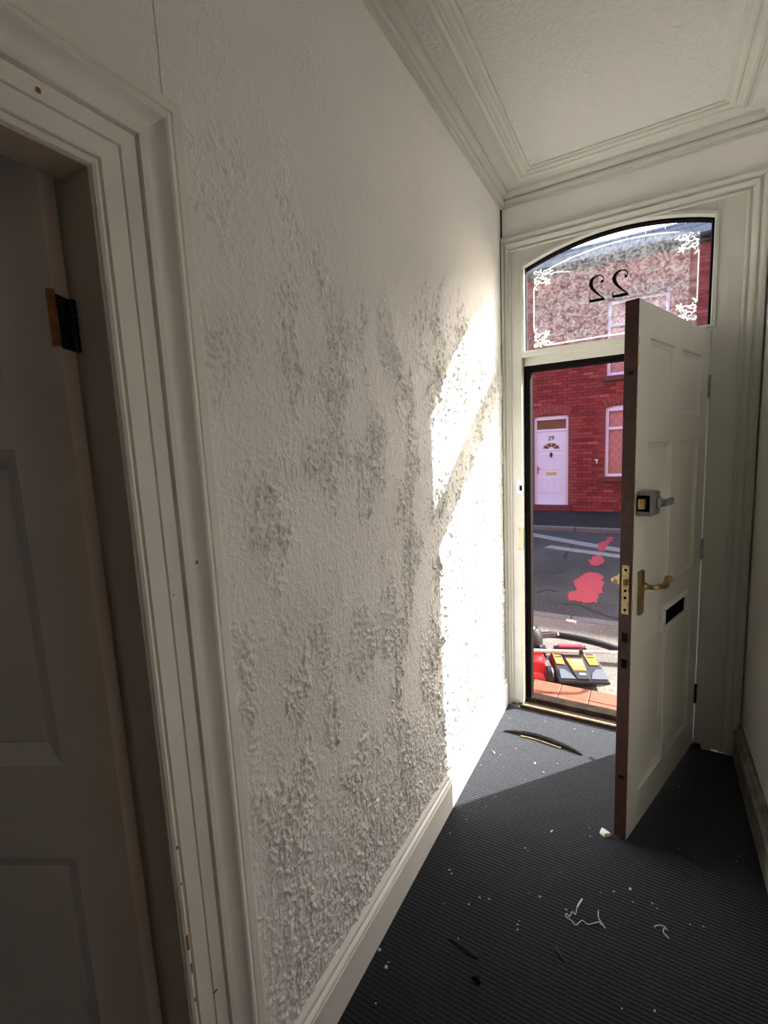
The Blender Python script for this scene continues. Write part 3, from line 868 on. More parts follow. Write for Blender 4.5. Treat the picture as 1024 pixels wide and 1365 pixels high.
ds = strip_thing('draught_strip', curve_pts([(0.068, 2.283), (0.144, 2.297), (0.237, 2.300), (0.329, 2.286), (0.402, 2.276), (0.462, 2.256)]), 0.016, 0.014, M['strip_brown'],
                 'long curved dark draught strip lying on the sunlit carpet by the threshold', 'draught strip')
b = MB().tube([(x, y_ - 0.014, 0.005) for x, y_ in curve_pts([(0.16, 2.290), (0.237, 2.294), (0.329, 2.282), (0.36, 2.277)])], 0.0022, 6)
b.build('pale_underside', M['raw_wood'], ds)
strip_thing('rubber_scrap', curve_pts([(0.491, 2.254), (0.505, 2.252), (0.520, 2.246)]), 0.003, 0.002, M['black'], 'tiny black rubber scrap just past the tip of the long strip', 'scrap')
strip_thing('plastic_shard', curve_pts([(0.202, 1.158), (0.255, 1.150), (0.308, 1.143)]), 0.007, 0.006, M['black'], 'black pointed shard on dark carpet nearest the left skirting', 'shard')
strip_thing('plastic_sliver', curve_pts([(0.500, 1.279), (0.514, 1.266), (0.529, 1.250)]), 0.004, 0.004, M['black'], 'short black sliver on carpet below the curly white thread', 'shard')
strip_thing('wood_crumb', curve_pts([(0.302, 1.082), (0.316, 1.085), (0.330, 1.080)]), 0.006, 0.006, M['strip_brown'], 'small brown crumb lying in front of the black pointed shard', 'crumb')
t = empty('thread', (0.55, 1.41, 0.003)); tag(t, 'long curly white thread with frayed ends on the dark carpet', 'thread')
def off(pts, o, z=0.0): return [(p[0] - o[0], p[1] - o[1], z) for p in pts]
o_ = (0.55, 1.41)
MB().tube(off(curve_pts([(0.541, 1.440), (0.540, 1.413), (0.530, 1.419), (0.524, 1.397), (0.516, 1.404), (0.512, 1.396), (0.519, 1.390), (0.530, 1.388), (0.546, 1.379), (0.561, 1.403), (0.577, 1.398), (0.592, 1.408), (0.608, 1.422), (0.617, 1.416)], 5), o_), 0.0011, 6).build('strand', M['fiber'], t, smooth=True)
MB().tube(off(curve_pts([(0.553, 1.479), (0.548, 1.462), (0.541, 1.438)]), o_, 0.001), [0.0012] + [0.0026] * 6 + [0.0018, 0.001], 6).build('flat_end', M['fiber'], t, smooth=True)
MB().tube(off(curve_pts([(0.604, 1.461), (0.607, 1.435), (0.628, 1.409)]), o_, 0.001), 0.0013, 6).build('strand', M['fiber'], t, smooth=True)
t = empty('thread', (0.785, 1.485, 0.003)); tag(t, 'short bent grey-white thread lying nearer the right skirting', 'thread')
o_ = (0.785, 1.485)
MB().tube(off(curve_pts([(0.762, 1.485), (0.770, 1.495), (0.786, 1.501), (0.798, 1.492)]), o_), 0.0013, 6).build('strand', M['fiber'], t, smooth=True)
MB().tube(off(curve_pts([(0.790, 1.497), (0.786, 1.478), (0.801, 1.466)]), o_, 0.001), 0.0013, 6).build('strand', M['fiber'], t, smooth=True)
strip_thing('carpet_scrap', curve_pts([(0.030, 2.540), (0.060, 2.547), (0.095, 2.538)]), 0.012, 0.016, M['black'], 'black frayed carpet scrap in the corner by the left door post', 'carpet scrap')
# chunk of paint at the foot of the door
b = MB()
cx, cy = 0.598, 1.800
vs_ = [(cx - 0.020, cy - 0.006, 0.002), (cx - 0.002, cy - 0.018, 0.002), (cx + 0.017, cy - 0.008, 0.003), (cx + 0.018, cy + 0.008, 0.002), (cx - 0.006, cy + 0.014, 0.002), (cx - 0.018, cy + 0.010, 0.002)]
vt = [(x * 0.8 + cx * 0.2 + 0.001, y_ * 0.8 + cy * 0.2, 0.010 + 0.004 * ((i * 7) % 3)) for i, (x, y_, z) in enumerate(vs_)]
n = 6
b.add(vs_ + vt, [tuple(range(5, -1, -1)), tuple(range(6, 12))] + [(i, (i + 1) % 6, 6 + (i + 1) % 6, 6 + i) for i in range(6)])
tag(b.build('plaster_chunk', M['flake']), 'cream plaster chunk on carpet at the foot of the open door', 'plaster chunk')

def on_floor(px, py):
    d = fw + rt2 * ((px - 512) / F_PX) - up2 * ((py - 682.5) / F_PX)
    t_ = -CAM.z / d.z
    return CAM.x + d.x * t_, d.y * t_
flake_meshes = []
rr = random.Random(11)
for k in range(5):
    b = MB()
    n = 6
    ring = [(0.0042 * (0.6 + rr.random() * 0.6) * math.cos(2 * PI * i / n), 0.0042 * (0.6 + rr.random() * 0.6) * math.sin(2 * PI * i / n)) for i in range(n)]
    if k in (1, 3): ring = [(p[0] * 2.3, p[1] * 0.6) for p in ring]
    vs_ = [(p[0], p[1], 0.0) for p in ring] + [(p[0] * 0.9, p[1] * 0.9, 0.0022 + 0.001 * rr.random()) for p in ring]
    b.add(vs_, [tuple(range(n - 1, -1, -1)), tuple(range(n, 2 * n))] + [(i, (i + 1) % n, n + (i + 1) % n, n + i) for i in range(n)])
    o = b.build('paint_flake', M['flake'])
    flake_meshes.append(o)
spots = [(656, 1000), (659, 1004), (713, 1018), (743, 1018), (661, 1063), (648, 1075), (735, 1109), (786, 1104), (787, 1115), (600, 1111), (622, 1093), (700, 1131), (704, 1135), (599, 1160), (602, 1165),
         (667, 1006), (688, 998), (625, 1206), (652, 1199), (506, 1267), (515, 1290), (518, 1283), (501, 1338), (611, 1252), (840, 1186), (844, 1203), (818, 1189), (706, 1191), (690, 1233), (692, 1228),
         (920, 1233), (938, 1236), (906, 1050), (982, 1148), (905, 1132), (747, 1163), (755, 1213), (801, 1190), (870, 1205), (876, 1212), (592, 1205), (640, 1197), (690, 1240), (720, 1196), (829, 1345), (873, 1348),
         (679, 958), (727, 962), (766, 972), (641, 1020), (700, 1040), (725, 1030), (745, 996), (790, 975)]
fin = len(flake_meshes)
for i, (px, py) in enumerate(spots):
    x, y_ = on_floor(px, py)
    src = flake_meshes[i % fin]
    o = src if i < fin else src.copy()
    if i >= fin: COL.objects.link(o)
    big = 1.25 if (px, py) in ((735, 1109), (506, 1267), (515, 1290), (713, 1018), (840, 1186), (659, 1004)) else 0.35 + 0.3 * rr.random()
    o.location = (x, y_, 0.0012); o.rotation_euler = (0, 0, rr.random() * PI); o.scale = (big, big, big)
    zone = ('in the sunlit part of the carpet' if y_ > 1.60 + 1.16 * x else 'on the carpet close along the left skirting' if x < 0.20 else 'in the shadow on the right half of the carpet' if x > 0.62 else 'in the shadow on the middle of the carpet')
    tag(o, 'tiny loose white paint flake lying ' + zone, 'paint flake', 'paint flakes ' + zone)

# ------------------------------------------------------------------ outside: step, pavement, kerbs, road
step = empty('door_step', (0, 0, 0)); tag(step, 'low doorstep of orange terracotta tiles outside the front door', 'doorstep')
MB().box(-0.30, 1.35, OUT + 0.004, 2.955, PAVE - 0.02, -0.026).build('step_body', M['grout'], step)
jx = [-0.257, -0.086, 0.085, 0.256, 0.428, 0.600, 0.771, 0.942, 1.113, 1.30]
tile0 = {}
for ya, yb_, zt, nm in ((OUT + 0.012, 2.824, -0.018, 'tile'), (2.829, 2.962, -0.019, 'tile')):
    for i in range(len(jx) - 1):
        w_ = jx[i + 1] - jx[i] - 0.006
        key = (round(w_, 3), round(yb_ - ya, 3))
        if key not in tile0:
            o = MB().box(-w_ / 2, w_ / 2, -(yb_ - ya) / 2, (yb_ - ya) / 2, -0.016, 0.0).build('tile', M['tile'], step, bevel=0.003)
            tile0[key] = o
        else:
            o = tile0[key].copy(); COL.objects.link(o); o.parent = step
        o.location = ((jx[i] + jx[i + 1]) / 2, (ya + yb_) / 2, zt + (0.0015 if (i * 3 + int(ya * 10)) % 4 == 0 else 0.0))

pv = MB().box(-14, 14, OUT - 0.04, 4.40, PAVE - 0.4, PAVE).build('pavement', M['pavement']); tag(pv, kind='structure')
rd = MB().box(-14, 14, 4.40, 9.60, ROAD - 0.4, ROAD).build('road', M['road']); tag(rd, kind='structure')
pf = MB().box(-14, 14, 9.55, FAR + 6, PAVE - 0.4, PAVE).build('pavement_far', M['dark_pave']); tag(pf, kind='structure')
def kerb(name, y0, y1):
    k = empty(name, (0, 0, 0)); tag(k, kind='structure')
    first = None
    for i in range(14):
        x = -6.3 + i * 0.915 + (0.3 if y0 > 6 else 0)
        if first is None:
            first = MB().box(0, 0.905, y0, y1, ROAD - 0.1, PAVE + 0.004).build('kerb_stone', M['kerb'], k, bevel=0.012)
            o = first
        else:
            o = first.copy(); COL.objects.link(o); o.parent = k
        o.location = (x, 0, 0)
kerb('kerb', 4.40, 4.535)
kerb('kerb_far', 9.43, 9.56)

# pale seams in the asphalt and the red paint
def ground_patch(name, poly, z, h, material, parent=None):
    b = MB(); b.prism(poly, 'z', z, z + h)
    return b.build(name, material, parent)
def band(pts, w):
    L, R = [], []
    for i, p in enumerate(pts):
        a = Vector(pts[max(i - 1, 0)]); c = Vector(pts[min(i + 1, len(pts) - 1)])
        t_ = (c - a).normalized(); nn = Vector((-t_.y, t_.x)) * w
        q = Vector(p); L.append(tuple(q + nn)); R.append(tuple(q - nn))
    return L + R[::-1]
ground_patch('seam', band([(-6, 9.26), (-3, 9.20), (-1.28, 8.98), (-0.43, 8.45), (0.37, 7.98), (2.5, 7.0), (5, 6.4)], 0.13), ROAD, 0.002, M['tarline'], rd)
ground_patch('seam', band([(-0.75, 7.95), (-0.2, 7.75), (0.40, 7.55), (2.2, 6.6), (4.6, 6.0)], 0.11), ROAD, 0.0025, M['tarline'], rd)
def blot(cx, cy, rx, ry, seed, n=36, rot=0.0):
    r_ = random.Random(seed); ph = [r_.random() * 6.28 for _ in range(4)]
    out = []
    for i in range(n):
        a = 2 * PI * i / n
        k = 1 + 0.10 * math.sin(3 * a + ph[0]) + 0.08 * math.sin(5 * a + ph[1]) + 0.07 * math.sin(9 * a + ph[2]) + 0.05 * r_.random()
        x, y_ = rx * k * math.cos(a), ry * k * math.sin(a)
        out.append((cx + x * math.cos(rot) - y_ * math.sin(rot), cy + x * math.sin(rot) + y_ * math.cos(rot)))
    return out
def on_plane(px, py, z):
    d = fw + rt2 * ((px - 512) / F_PX) - up2 * ((py - 682.5) / F_PX)
    t_ = (z - CAM.z) / d.z
    return CAM.x + d.x * t_, d.y * t_
def paint(outline, label):
    base = [on_plane(x, y_, ROAD + 0.004) for x, y_ in outline]
    r_ = random.Random(len(outline) * 7 + 1)
    poly = []
    for i in range(len(base)):
        a_, c_ = base[i], base[(i + 1) % len(base)]
        for k in range(4):                                   # brushy, ragged edge
            t_ = k / 4
            poly.append((a_[0] + (c_[0] - a_[0]) * t_ + (r_.random() - 0.5) * 0.035, a_[1] + (c_[1] - a_[1]) * t_ + (r_.random() - 0.5) * 0.05))
    o = ground_patch('road_paint', poly, ROAD, 0.004, M['red_paint'])
    return tag(o, label, 'road marking', 'red paint marks on the road')
paint([(757, 799.5), (757, 794), (759, 789), (763, 788), (768, 787), (769, 783), (766, 779), (764, 776), (767, 772), (772, 770), (777, 766), (783, 763.5), (790, 763), (797, 764), (802, 768), (804, 774), (804, 779), (801, 785), (803, 789), (798, 792), (798, 797), (796, 803), (790, 802.5), (780, 803.5), (772, 801), (766, 800), (761, 800)],
      'largest red paint patch on the road, nearest the lawn mower')
paint([(785, 747), (789, 745), (790, 741), (796, 740), (802, 740.5), (804, 744), (806, 747), (803, 750), (800, 753), (794, 754), (788, 753), (787, 750)], 'middle red paint blot on the road')
paint([(798, 734), (799, 729), (798, 724), (802, 722), (808, 721), (812, 723), (810, 727), (808, 731), (806, 734), (802, 735)], 'small red paint dab behind the middle blot')
paint([(808, 722), (810, 716), (816, 715), (818, 717), (816, 721), (812, 723)], 'farthest small red paint dab near the opposite kerb')
M['tar'] = mat('dark_tar_crack', (0.014, 0.014, 0.015), 0.85, bump=(80, 0.5, 0.004))
for pts_ in ([(752, 806), (764, 805), (776, 808), (790, 814), (806, 820), (828, 826), (850, 831)], [(706, 768), (722, 762), (738, 764), (752, 760)], [(752, 745), (757, 735), (764, 727)], [(716, 790), (730, 786), (742, 789)]):
    ground_patch('tar_crack', band(curve_pts([on_plane(x, y_, ROAD) for x, y_ in pts_], 3), 0.022), ROAD, 0.002, M['tar'], rd)
cx, cy = on_plane(761, 829, PAVE)
b = MB(); b.prism([(cx - 0.045, cy - 0.010), (cx - 0.010, cy - 0.030), (cx + 0.040, cy - 0.022), (cx + 0.050, cy + 0.006), (cx - 0.005, cy + 0.028), (cx - 0.040, cy + 0.016)], 'z', PAVE, PAVE + 0.014)
tag(b.build('litter_scrap', M['flake']), 'small white scrap of litter on pavement beside the kerb', 'litter')

# ------------------------------------------------------------------ lawn mower outside the step
RZ = math.radians(21)
mw = empty('lawn_mower', (0.222, 3.045, PAVE), RZ); tag(mw, 'red and black lawn mower with grass box parked outside the doorstep', 'lawn mower')
# local frame: x along the box front, y away from the door, z above the pavement
# grass box: hopper with sloping lid facing the door
def hexa(b, bot, top):
    b.add(bot + top, [(3, 2, 1, 0), (4, 5, 6, 7), (0, 1, 5, 4), (1, 2, 6, 5), (2, 3, 7, 6), (3, 0, 4, 7)])
b = MB()
hexa(b, [(0.05, 0.06, 0.012), (0.28, 0.06, 0.012), (0.30, 0.34, 0.012), (0.03, 0.34, 0.012)], [(0.0, 0.0, 0.062), (0.335, 0.0, 0.062), (0.335, 0.36, 0.062), (0.0, 0.36, 0.062)])
hexa(b, [(0.0, 0.0, 0.062), (0.335, 0.0, 0.062), (0.335, 0.36, 0.062), (0.0, 0.36, 0.062)], [(0.010, 0.012, 0.080), (0.325, 0.012, 0.080), (0.315, 0.345, 0.128), (0.020, 0.345, 0.128)])
gbox = b.build('grass_box', M['mower_grey'], mw, bevel=0.008)
def lid(u, v, lift=0.0):
    """point on the sloping lid: u across, v up the slope"""
    y_ = 0.012 + v * 0.333
    return (u, y_ - lift * 0.15, 0.080 + v * 0.048 + lift)
def lid_panel(name, poly, lift, material):
    b = MB()
    n = len(poly)
    b.add([lid(u, v, 0.0005) for u, v in poly] + [lid(u, v, lift) for u, v in poly], [tuple(range(n - 1, -1, -1)), tuple(range(n, 2 * n))] + [(i, (i + 1) % n, n + (i + 1) % n, n + i) for i in range(n)])
    return b.build(name, material, gbox, bevel=0.002)
lid_panel('lid_window', [(0.020, 0.03), (0.118, 0.03), (0.095, 0.20), (0.060, 0.34), (0.030, 0.36)], 0.006, M['mower_light'])
lid_panel('lid_window', [(0.215, 0.03), (0.318, 0.03), (0.310, 0.36), (0.270, 0.36), (0.235, 0.22)], 0.006, M['mower_light'])
lid_panel('lid_ridge', [(0.125, 0.02), (0.205, 0.02), (0.215, 0.78), (0.090, 0.78)], 0.008, M['mower_grey'])
lid_panel('lid_cap', [(0.085, 0.80), (0.220, 0.80), (0.215, 1.0), (0.090, 1.0)], 0.020, M['mower_light'])
lid_panel('sticker', [(0.122, 0.30), (0.203, 0.30), (0.209, 0.70), (0.100, 0.70)], 0.0095, M['yellow'])
lid_panel('sticker', [(0.024, 0.52), (0.078, 0.50), (0.080, 0.97), (0.020, 0.97)], 0.007, M['orange'])
lid_panel('sticker', [(0.243, 0.50), (0.302, 0.50), (0.310, 0.97), (0.232, 0.97)], 0.007, M['orange'])
for (u0, u1, v0, v1) in ((0.030, 0.074, 0.74, 0.79), (0.030, 0.074, 0.84, 0.89), (0.245, 0.298, 0.74, 0.79), (0.248, 0.298, 0.84, 0.89)):
    lid_panel('sticker_mark', [(u0, v0), (u1, v0), (u1, v1), (u0, v1)], 0.0085, M['mower_grey'])
for (u0, u1, v0, v1) in ((0.132, 0.195, 0.58, 0.64), (0.140, 0.198, 0.47, 0.52), (0.148, 0.190, 0.14, 0.20)):
    lid_panel('sticker_mark', [(u0, v0), (u1, v0), (u1, v1), (u0, v1)], 0.011, M['white_plastic'])
# carrying catch behind the lid
b = MB().box(0.045, 0.275, 0.365, 0.405, 0.110, 0.152)
ct = b.build('catch_housing', M['black'], mw, bevel=0.010)
MB().box(0.075, 0.250, 0.358, 0.398, 0.147, 0.165).build('catch_lever', M['pinkred'], ct, bevel=0.006)
# deck, engine, wheels
b = MB()
hexa(b, [(-0.27, 0.14, 0.05), (-0.015, 0.10, 0.05), (-0.015, 0.42, 0.05), (-0.27, 0.44, 0.05)], [(-0.25, 0.18, 0.135), (-0.05, 0.16, 0.13), (-0.05, 0.40, 0.14), (-0.25, 0.41, 0.14)])
hexa(b, [(-0.28, 0.12, 0.035), (-0.06, 0.06, 0.035), (-0.03, 0.44, 0.035), (-0.28, 0.45, 0.035)], [(-0.275, 0.135, 0.075), (-0.07, 0.075, 0.075), (-0.035, 0.43, 0.075), (-0.275, 0.44, 0.075)])
deck = b.build('deck', M['mower_red'], mw, bevel=0.014, seg=3)
b = MB().lathe([(0.10, 0.0), (0.105, 0.03), (0.10, 0.11), (0.07, 0.155), (0.02, 0.165)], 24, Matrix.Translation((-0.13, 0.42, 0.13)))
eng = b.build('engine_cover', M['black'], mw, smooth=True)
b = MB().lathe([(0.060, 0.0), (0.055, 0.012), (0.02, 0.018)], 20, Matrix.Translation((-0.14, 0.41, 0.290)))
b.build('pull_start', M['chrome'], eng, smooth=True)
MB().box(-0.075, -0.015, 0.30, 0.36, 0.125, 0.175).build('fuel_cap', M['black'], eng, bevel=0.012)
for x, y_ in ((-0.040, 0.095), (-0.285, 0.18), (-0.03, 0.44), (-0.285, 0.46)):
    Mx = Matrix.Translation((x, y_, 0.065)) @ Matrix.Rotation(PI / 2, 4, 'Y')
    wh = MB().lathe([(0.040, -0.022), (0.060, -0.020), (0.065, -0.012), (0.065, 0.012), (0.060, 0.020), (0.040, 0.022)], 22, Mx).build('wheel', M['black'], mw, smooth=True)
    MB().lathe([(0.030, -0.024), (0.036, -0.0225), (0.036, 0.0225), (0.030, 0.024)], 18, Mx).build('hub', M['mower_light'], wh, smooth=True)
# handle: chrome cross tube in front of the box, black lower tubes behind
b = MB().tube([(-0.30, -0.035, 0.304), (-0.15, -0.035, 0.302), (0.08, -0.035, 0.300), (0.26, -0.035, 0.300), (0.34, -0.035, 0.300), (0.385, -0.030, 0.297), (0.415, -0.010, 0.288), (0.425, 0.03, 0.276)], 0.0135, 14)
hb = b.build('handle_bar', M['chrome'], mw, smooth=True)
MB().tube([(0.118, -0.035, 0.300), (0.140, -0.035, 0.300)], 0.0185, 14).build('clamp', M['black'], hb, smooth=True)
b = MB().tube(curve_pts([(-0.12, 0.74, 0.085), (0.012, 0.697, 0.105), (0.131, 0.651, 0.126), (0.366, 0.561, 0.116), (0.546, 0.492, 0.082), (0.70, 0.44, 0.045), (0.80, 0.41, 0.027)]), 0.026, 12)
ct2 = b.build('folded_handle', M['black'], mw, smooth=True)
MB().tube([(0.0, 0.66, 0.118), (0.06, 0.64, 0.132), (0.125, 0.61, 0.156)], 0.017, 12).build('silver_tube', M['steel'], ct2, smooth=True)

# ------------------------------------------------------------------ the house across the street
hs = empty('terraced_house', (0, FAR, PAVE)); tag(hs, 'red brick terraced house with white front door across the street', 'house')
HX0, HX1, EAVE = -9.0, 9.0, 5.55
# all part coordinates below are local: x as in the scene, y from the wall face (negative is towards us), z above the pavement
def L(z): return z - PAVE
DOX0, DOX1, DOZ0, DOZ1 = -1.785, -0.990, L(0.02), L(2.235)
GWX0, GWX1, GWZ0, GWZ1 = -0.195, 0.985, L(0.70), L(2.36)
UWX0, UWX1, UWZ0, UWZ1 = -0.185, 0.985, L(2.965), L(4.56)
def in_hole(x0, x1, z0, z1):
    for a, c, e, g in ((DOX0, DOX1, 0.0, DOZ1 - 0.05), (GWX0, GWX1, GWZ0 - 0.1, GWZ1 - 0.05), (UWX0, UWX1, UWZ0 - 0.1, UWZ1)):
        if x1 > a and x0 < c and z1 > e and z0 < g: return True
    return False
b = MB()
xs_ = sorted({HX0, HX1, DOX0, DOX1, GWX0, GWX1, UWX0, UWX1})
for i in range(len(xs_) - 1):
    segs = [(-0.3, L(EAVE))]
    def cut(segs, a, c):
        out = []
        for s0, s1 in segs:
            if c <= s0 or a >= s1: out.append((s0, s1)); continue
            if a > s0: out.append((s0, a))
            if c < s1: out.append((c, s1))
        return out
    xm = (xs_[i] + xs_[i + 1]) / 2
    if DOX0 < xm < DOX1: segs = cut(segs, 0.0, DOZ1 - 0.06)
    if GWX0 < xm < GWX1: segs = cut(segs, GWZ0, GWZ1 - 0.06)
    if UWX0 < xm < UWX1: segs = cut(segs, UWZ0, UWZ1)
    for s0, s1 in segs: b.box(xs_[i], xs_[i + 1], 0.012, 0.25, s0, s1)
b.build('backing_wall', M['mortar'], hs)
MB().box(HX0, HX1, 0.25, 0.30, -0.3, L(EAVE)).build('inner_wall', M['blind'], hs)
# bricks, real blocks, joined because each is only a few pixels high
V, Fq, tone = [], [], []
rr = random.Random(5)
row = 0
z = 0.0
unit = np.array([(0, 3, 2, 1), (4, 5, 6, 7), (0, 1, 5, 4), (1, 2, 6, 5), (2, 3, 7, 6), (3, 0, 4, 7)])
while z < L(EAVE) - 0.07:
    x = HX0 + (0.1125 if row % 2 else 0)
    rowt = rr.random() * 0.22
    while x < HX1 - 0.22:
        x1 = x + 0.215
        if not in_hole(x, x1, z, z + 0.065):
            j = rr.random() * 0.004
            k = len(V)
            V += [(x, -j, z), (x1, -j, z), (x1, 0.03, z), (x, 0.03, z), (x, -j, z + 0.065), (x1, -j, z + 0.065), (x1, 0.03, z + 0.065), (x, 0.03, z + 0.065)]
            Fq.append(unit + k)
            tt = min(1.0, max(0.0, 0.22 + rowt + (rr.random() - 0.5) * 0.55 + (0.25 if rr.random() < 0.07 else 0)))
            tone += [tt] * 8
        x += 0.225
    z += 0.075; row += 1
bo = np_object('brickwork', np.array(V), np.concatenate(Fq), M['brick'])
bo.data.polygons.foreach_set('use_smooth', np.zeros(len(bo.data.polygons), dtype=bool))
at = bo.data.attributes.new('tone', 'FLOAT', 'POINT'); at.data.foreach_set('value', np.array(tone, dtype=np.float32))
bo.parent = hs; bo['kind'] = 'stuff'
# half-brick infill at the sides of the openings
b = MB()
for a, c, e, g in ((DOX0, DOX1, 0.0, DOZ1 - 0.05), (GWX0, GWX1, GWZ0 - 0.1, GWZ1 - 0.05), (UWX0, UWX1, UWZ0 - 0.1, UWZ1)):
    for s0, s1 in ((a - 0.20, a), (c, c + 0.20)):
        zz = e
        while zz < g:
            b.box(s0, s1, 0.002, 0.04, zz, min(zz + 0.065, g + 0.03)); zz += 0.075
b.build('reveal_bricks', M['brick_red'], hs)['kind'] = 'stuff'
# segmental brick arches over door and ground window
def brick_arch(x0, x1, zs, rise, name, parent):
    c = (x0 + x1) / 2; half = (x1 - x0) / 2
    R = (half * half + rise * rise) / (2 * rise); zc = zs + rise - R
    a = math.asin(half / R)
    n = int((x1 - x0) / 0.08)
    first = None
    for i in range(n):
        t0 = -a + 2 * a * i / n + 0.003; t1 = -a + 2 * a * (i + 1) / n - 0.003
        pts = [(c + R * math.sin(t0), zc + R * math.cos(t0)), (c + R * math.sin(t1), zc + R * math.cos(t1)), (c + (R + 0.2) * math.sin(t1), zc + (R + 0.2) * math.cos(t1)), (c + (R + 0.2) * math.sin(t0), zc + (R + 0.2) * math.cos(t0))]
        MB().prism(pts, 'y', -0.008, 0.05).build('arch_brick', M['brick_red'], parent)
ap_d = MB().box(DOX0 - 0.05, DOX1 + 0.05, 0.0, 0.03, DOZ1 + 0.05, DOZ1 + 0.10).build('door_arch', M['brick_red'], hs)
brick_arch(DOX0 - 0.01, DOX1 + 0.01, DOZ1 - 0.09, 0.09, 'arch', ap_d)
ap_w = MB().box(GWX0 - 0.05, GWX1 + 0.05, 0.0, 0.03, GWZ1 + 0.05, GWZ1 + 0.10).build('window_arch', M['brick_red'], hs)
brick_arch(GWX0 - 0.01, GWX1 + 0.01, GWZ1 - 0.11, 0.11, 'arch', ap_w)
MB().box(UWX0 - 0.10, UWX1 + 0.10, -0.03, 0.05, UWZ1, UWZ1 + 0.20).build('lintel', M['sill_red'], hs)
for a, c, zt in ((GWX0, GWX1, GWZ0), (UWX0, UWX1, UWZ0)):
    MB().box(a - 0.07, c + 0.07, -0.06, 0.10, zt - 0.115, zt - 0.005).build('sill', M['sill_red'], hs, bevel=0.006)
MB().box(DOX0 - 0.06, DOX1 + 0.06, -0.10, 0.16, 0.0, DOZ0 - 0.002).build('front_step', M['sill_red'], hs, bevel=0.006)
# white front door
fd = MB()
FY0, FY1 = 0.045, 0.10
fd.box(DOX0, DOX0 + 0.060, FY0 + 0.006, FY1, DOZ0, DOZ1 - 0.045).box(DOX1 - 0.060, DOX1, FY0 + 0.006, FY1, DOZ0, DOZ1 - 0.045)
fd.box(DOX0 + 0.06, DOX1 - 0.06, FY0, FY1, L(1.81), L(1.862)).box(DOX0 + 0.06, DOX1 - 0.06, FY0 - 0.01, FY1, DOZ0, DOZ0 + 0.05)
c = (DOX0 + DOX1) / 2; half = (DOX1 - DOX0) / 2; rise = 0.09; R = (half ** 2 + rise ** 2) / (2 * rise)
xa2 = [DOX0 + (DOX1 - DOX0) * i / 14 for i in range(15)]
fd.strip([(x, L(2.085)) for x in xa2], [(x, DOZ1 - R + math.sqrt(R * R - (x - c) ** 2)) for x in xa2], 'y', FY0, FY1)
fdo = fd.build('front_door', M['upvc'], hs)
MB().box(DOX0 + 0.05, DOX1 - 0.05, 0.075, 0.085, L(1.86), L(2.09)).build('fanlight_pane', M['brown_glass'], fdo)
leafb = MB().box(DOX0 + 0.062, DOX1 - 0.062, 0.060, 0.10, DOZ0 + 0.05, L(1.806))
leafb.build('leaf', M['upvc'], fdo, bevel=0.004)
lx0, lx1 = DOX0 + 0.062, DOX1 - 0.062
mid = (lx0 + lx1) / 2
def raised(x0, x1, z0, z1):
    b = MB(); y = 0.060
    rings = [(0, 0.0), (0.012, -0.008), (0.024, -0.008), (0.034, 0.006), (0.046, -0.004)]
    loops = [[(x0 + a, y + d, z0 + a), (x1 - a, y + d, z0 + a), (x1 - a, y + d, z1 - a), (x0 + a, y + d, z1 - a)] for a, d in rings]
    for q in range(len(loops) - 1):
        for k in range(4): b.quad(loops[q][k], loops[q][(k + 1) % 4], loops[q + 1][(k + 1) % 4], loops[q + 1][k])
    b.quad(*loops[-1])
    b.build('door_panel', M['upvc'], fdo)
for x0, x1 in ((mid - 0.245, mid - 0.045), (mid + 0.045, mid + 0.245)):
    raised(x0, x1, L(0.30), L(0.68)); raised(x0, x1, L(0.87), L(1.26))
# fan-shaped light of four wedges
b = MB()
for k in range(4):
    a0, a1 = math.radians(8 + 41.5 * k), math.radians(8 + 41.5 * k + 34)
    cz = L(1.375)
    pts = [(mid + 0.075 * math.cos(a0), cz + 0.06 * math.sin(a0)), (mid + 0.19 * math.cos(a0), cz + 0.15 * math.sin(a0)), (mid + 0.19 * math.cos((a0 + a1) / 2), cz + 0.15 * math.sin((a0 + a1) / 2)), (mid + 0.19 * math.cos(a1), cz + 0.15 * math.sin(a1)), (mid + 0.075 * math.cos(a1), cz + 0.06 * math.sin(a1))]
    MB().prism(pts, 'y', 0.052, 0.064).build('fan_pane', M['brown_glass'], fdo)
b = MB()
outer = arc(mid, L(1.37), 0.215, 0, 180, 16)
b.ribbon([(p[0], L(1.37) + (p[1] - L(1.37)) * 0.82) for p in outer], 0.012, 0.050, 0.062)
b.box(mid - 0.235, mid + 0.235, 0.050, 0.062, L(1.345), L(1.368))
b.build('fan_surround', M['upvc'], fdo)
b = MB(); b.prism([(mid - 0.035, L(1.25)), (mid, L(1.16)), (mid + 0.035, L(1.25)), (mid + 0.02, L(1.285)), (mid, L(1.315)), (mid - 0.02, L(1.285))], 'y', 0.035, 0.060)
b.build('knocker', M['black'], fdo, bevel=0.004)
MB().box(mid - 0.125, mid + 0.125, 0.046, 0.062, L(0.755), L(0.825)).build('letter_plate', M['brass_plate'], fdo, bevel=0.006)
b = MB().box(lx0 + 0.008, lx0 + 0.035, 0.046, 0.060, L(0.78), L(0.98)).box(lx0 + 0.012, lx0 + 0.090, 0.020, 0.036, L(0.90), L(0.925))
b.build('door_handle', M['pinkred'], fdo, bevel=0.004)
fc = bpy.data.curves.new('house_number', 'FONT'); fc.body = '29'; fc.size = 0.145; fc.extrude = 0.004; fc.align_x = 'CENTER'
tmp = bpy.data.objects.new('tmp_number', fc); COL.objects.link(tmp)
bpy.context.view_layer.update()
nm = bpy.data.meshes.new_from_object(tmp.evaluated_get(bpy.context.evaluated_depsgraph_get()))
bpy.data.objects.remove(tmp)
no = bpy.data.objects.new('house_number', nm); COL.objects.link(no)
nm.materials.clear(); nm.materials.append(M['hinge'])
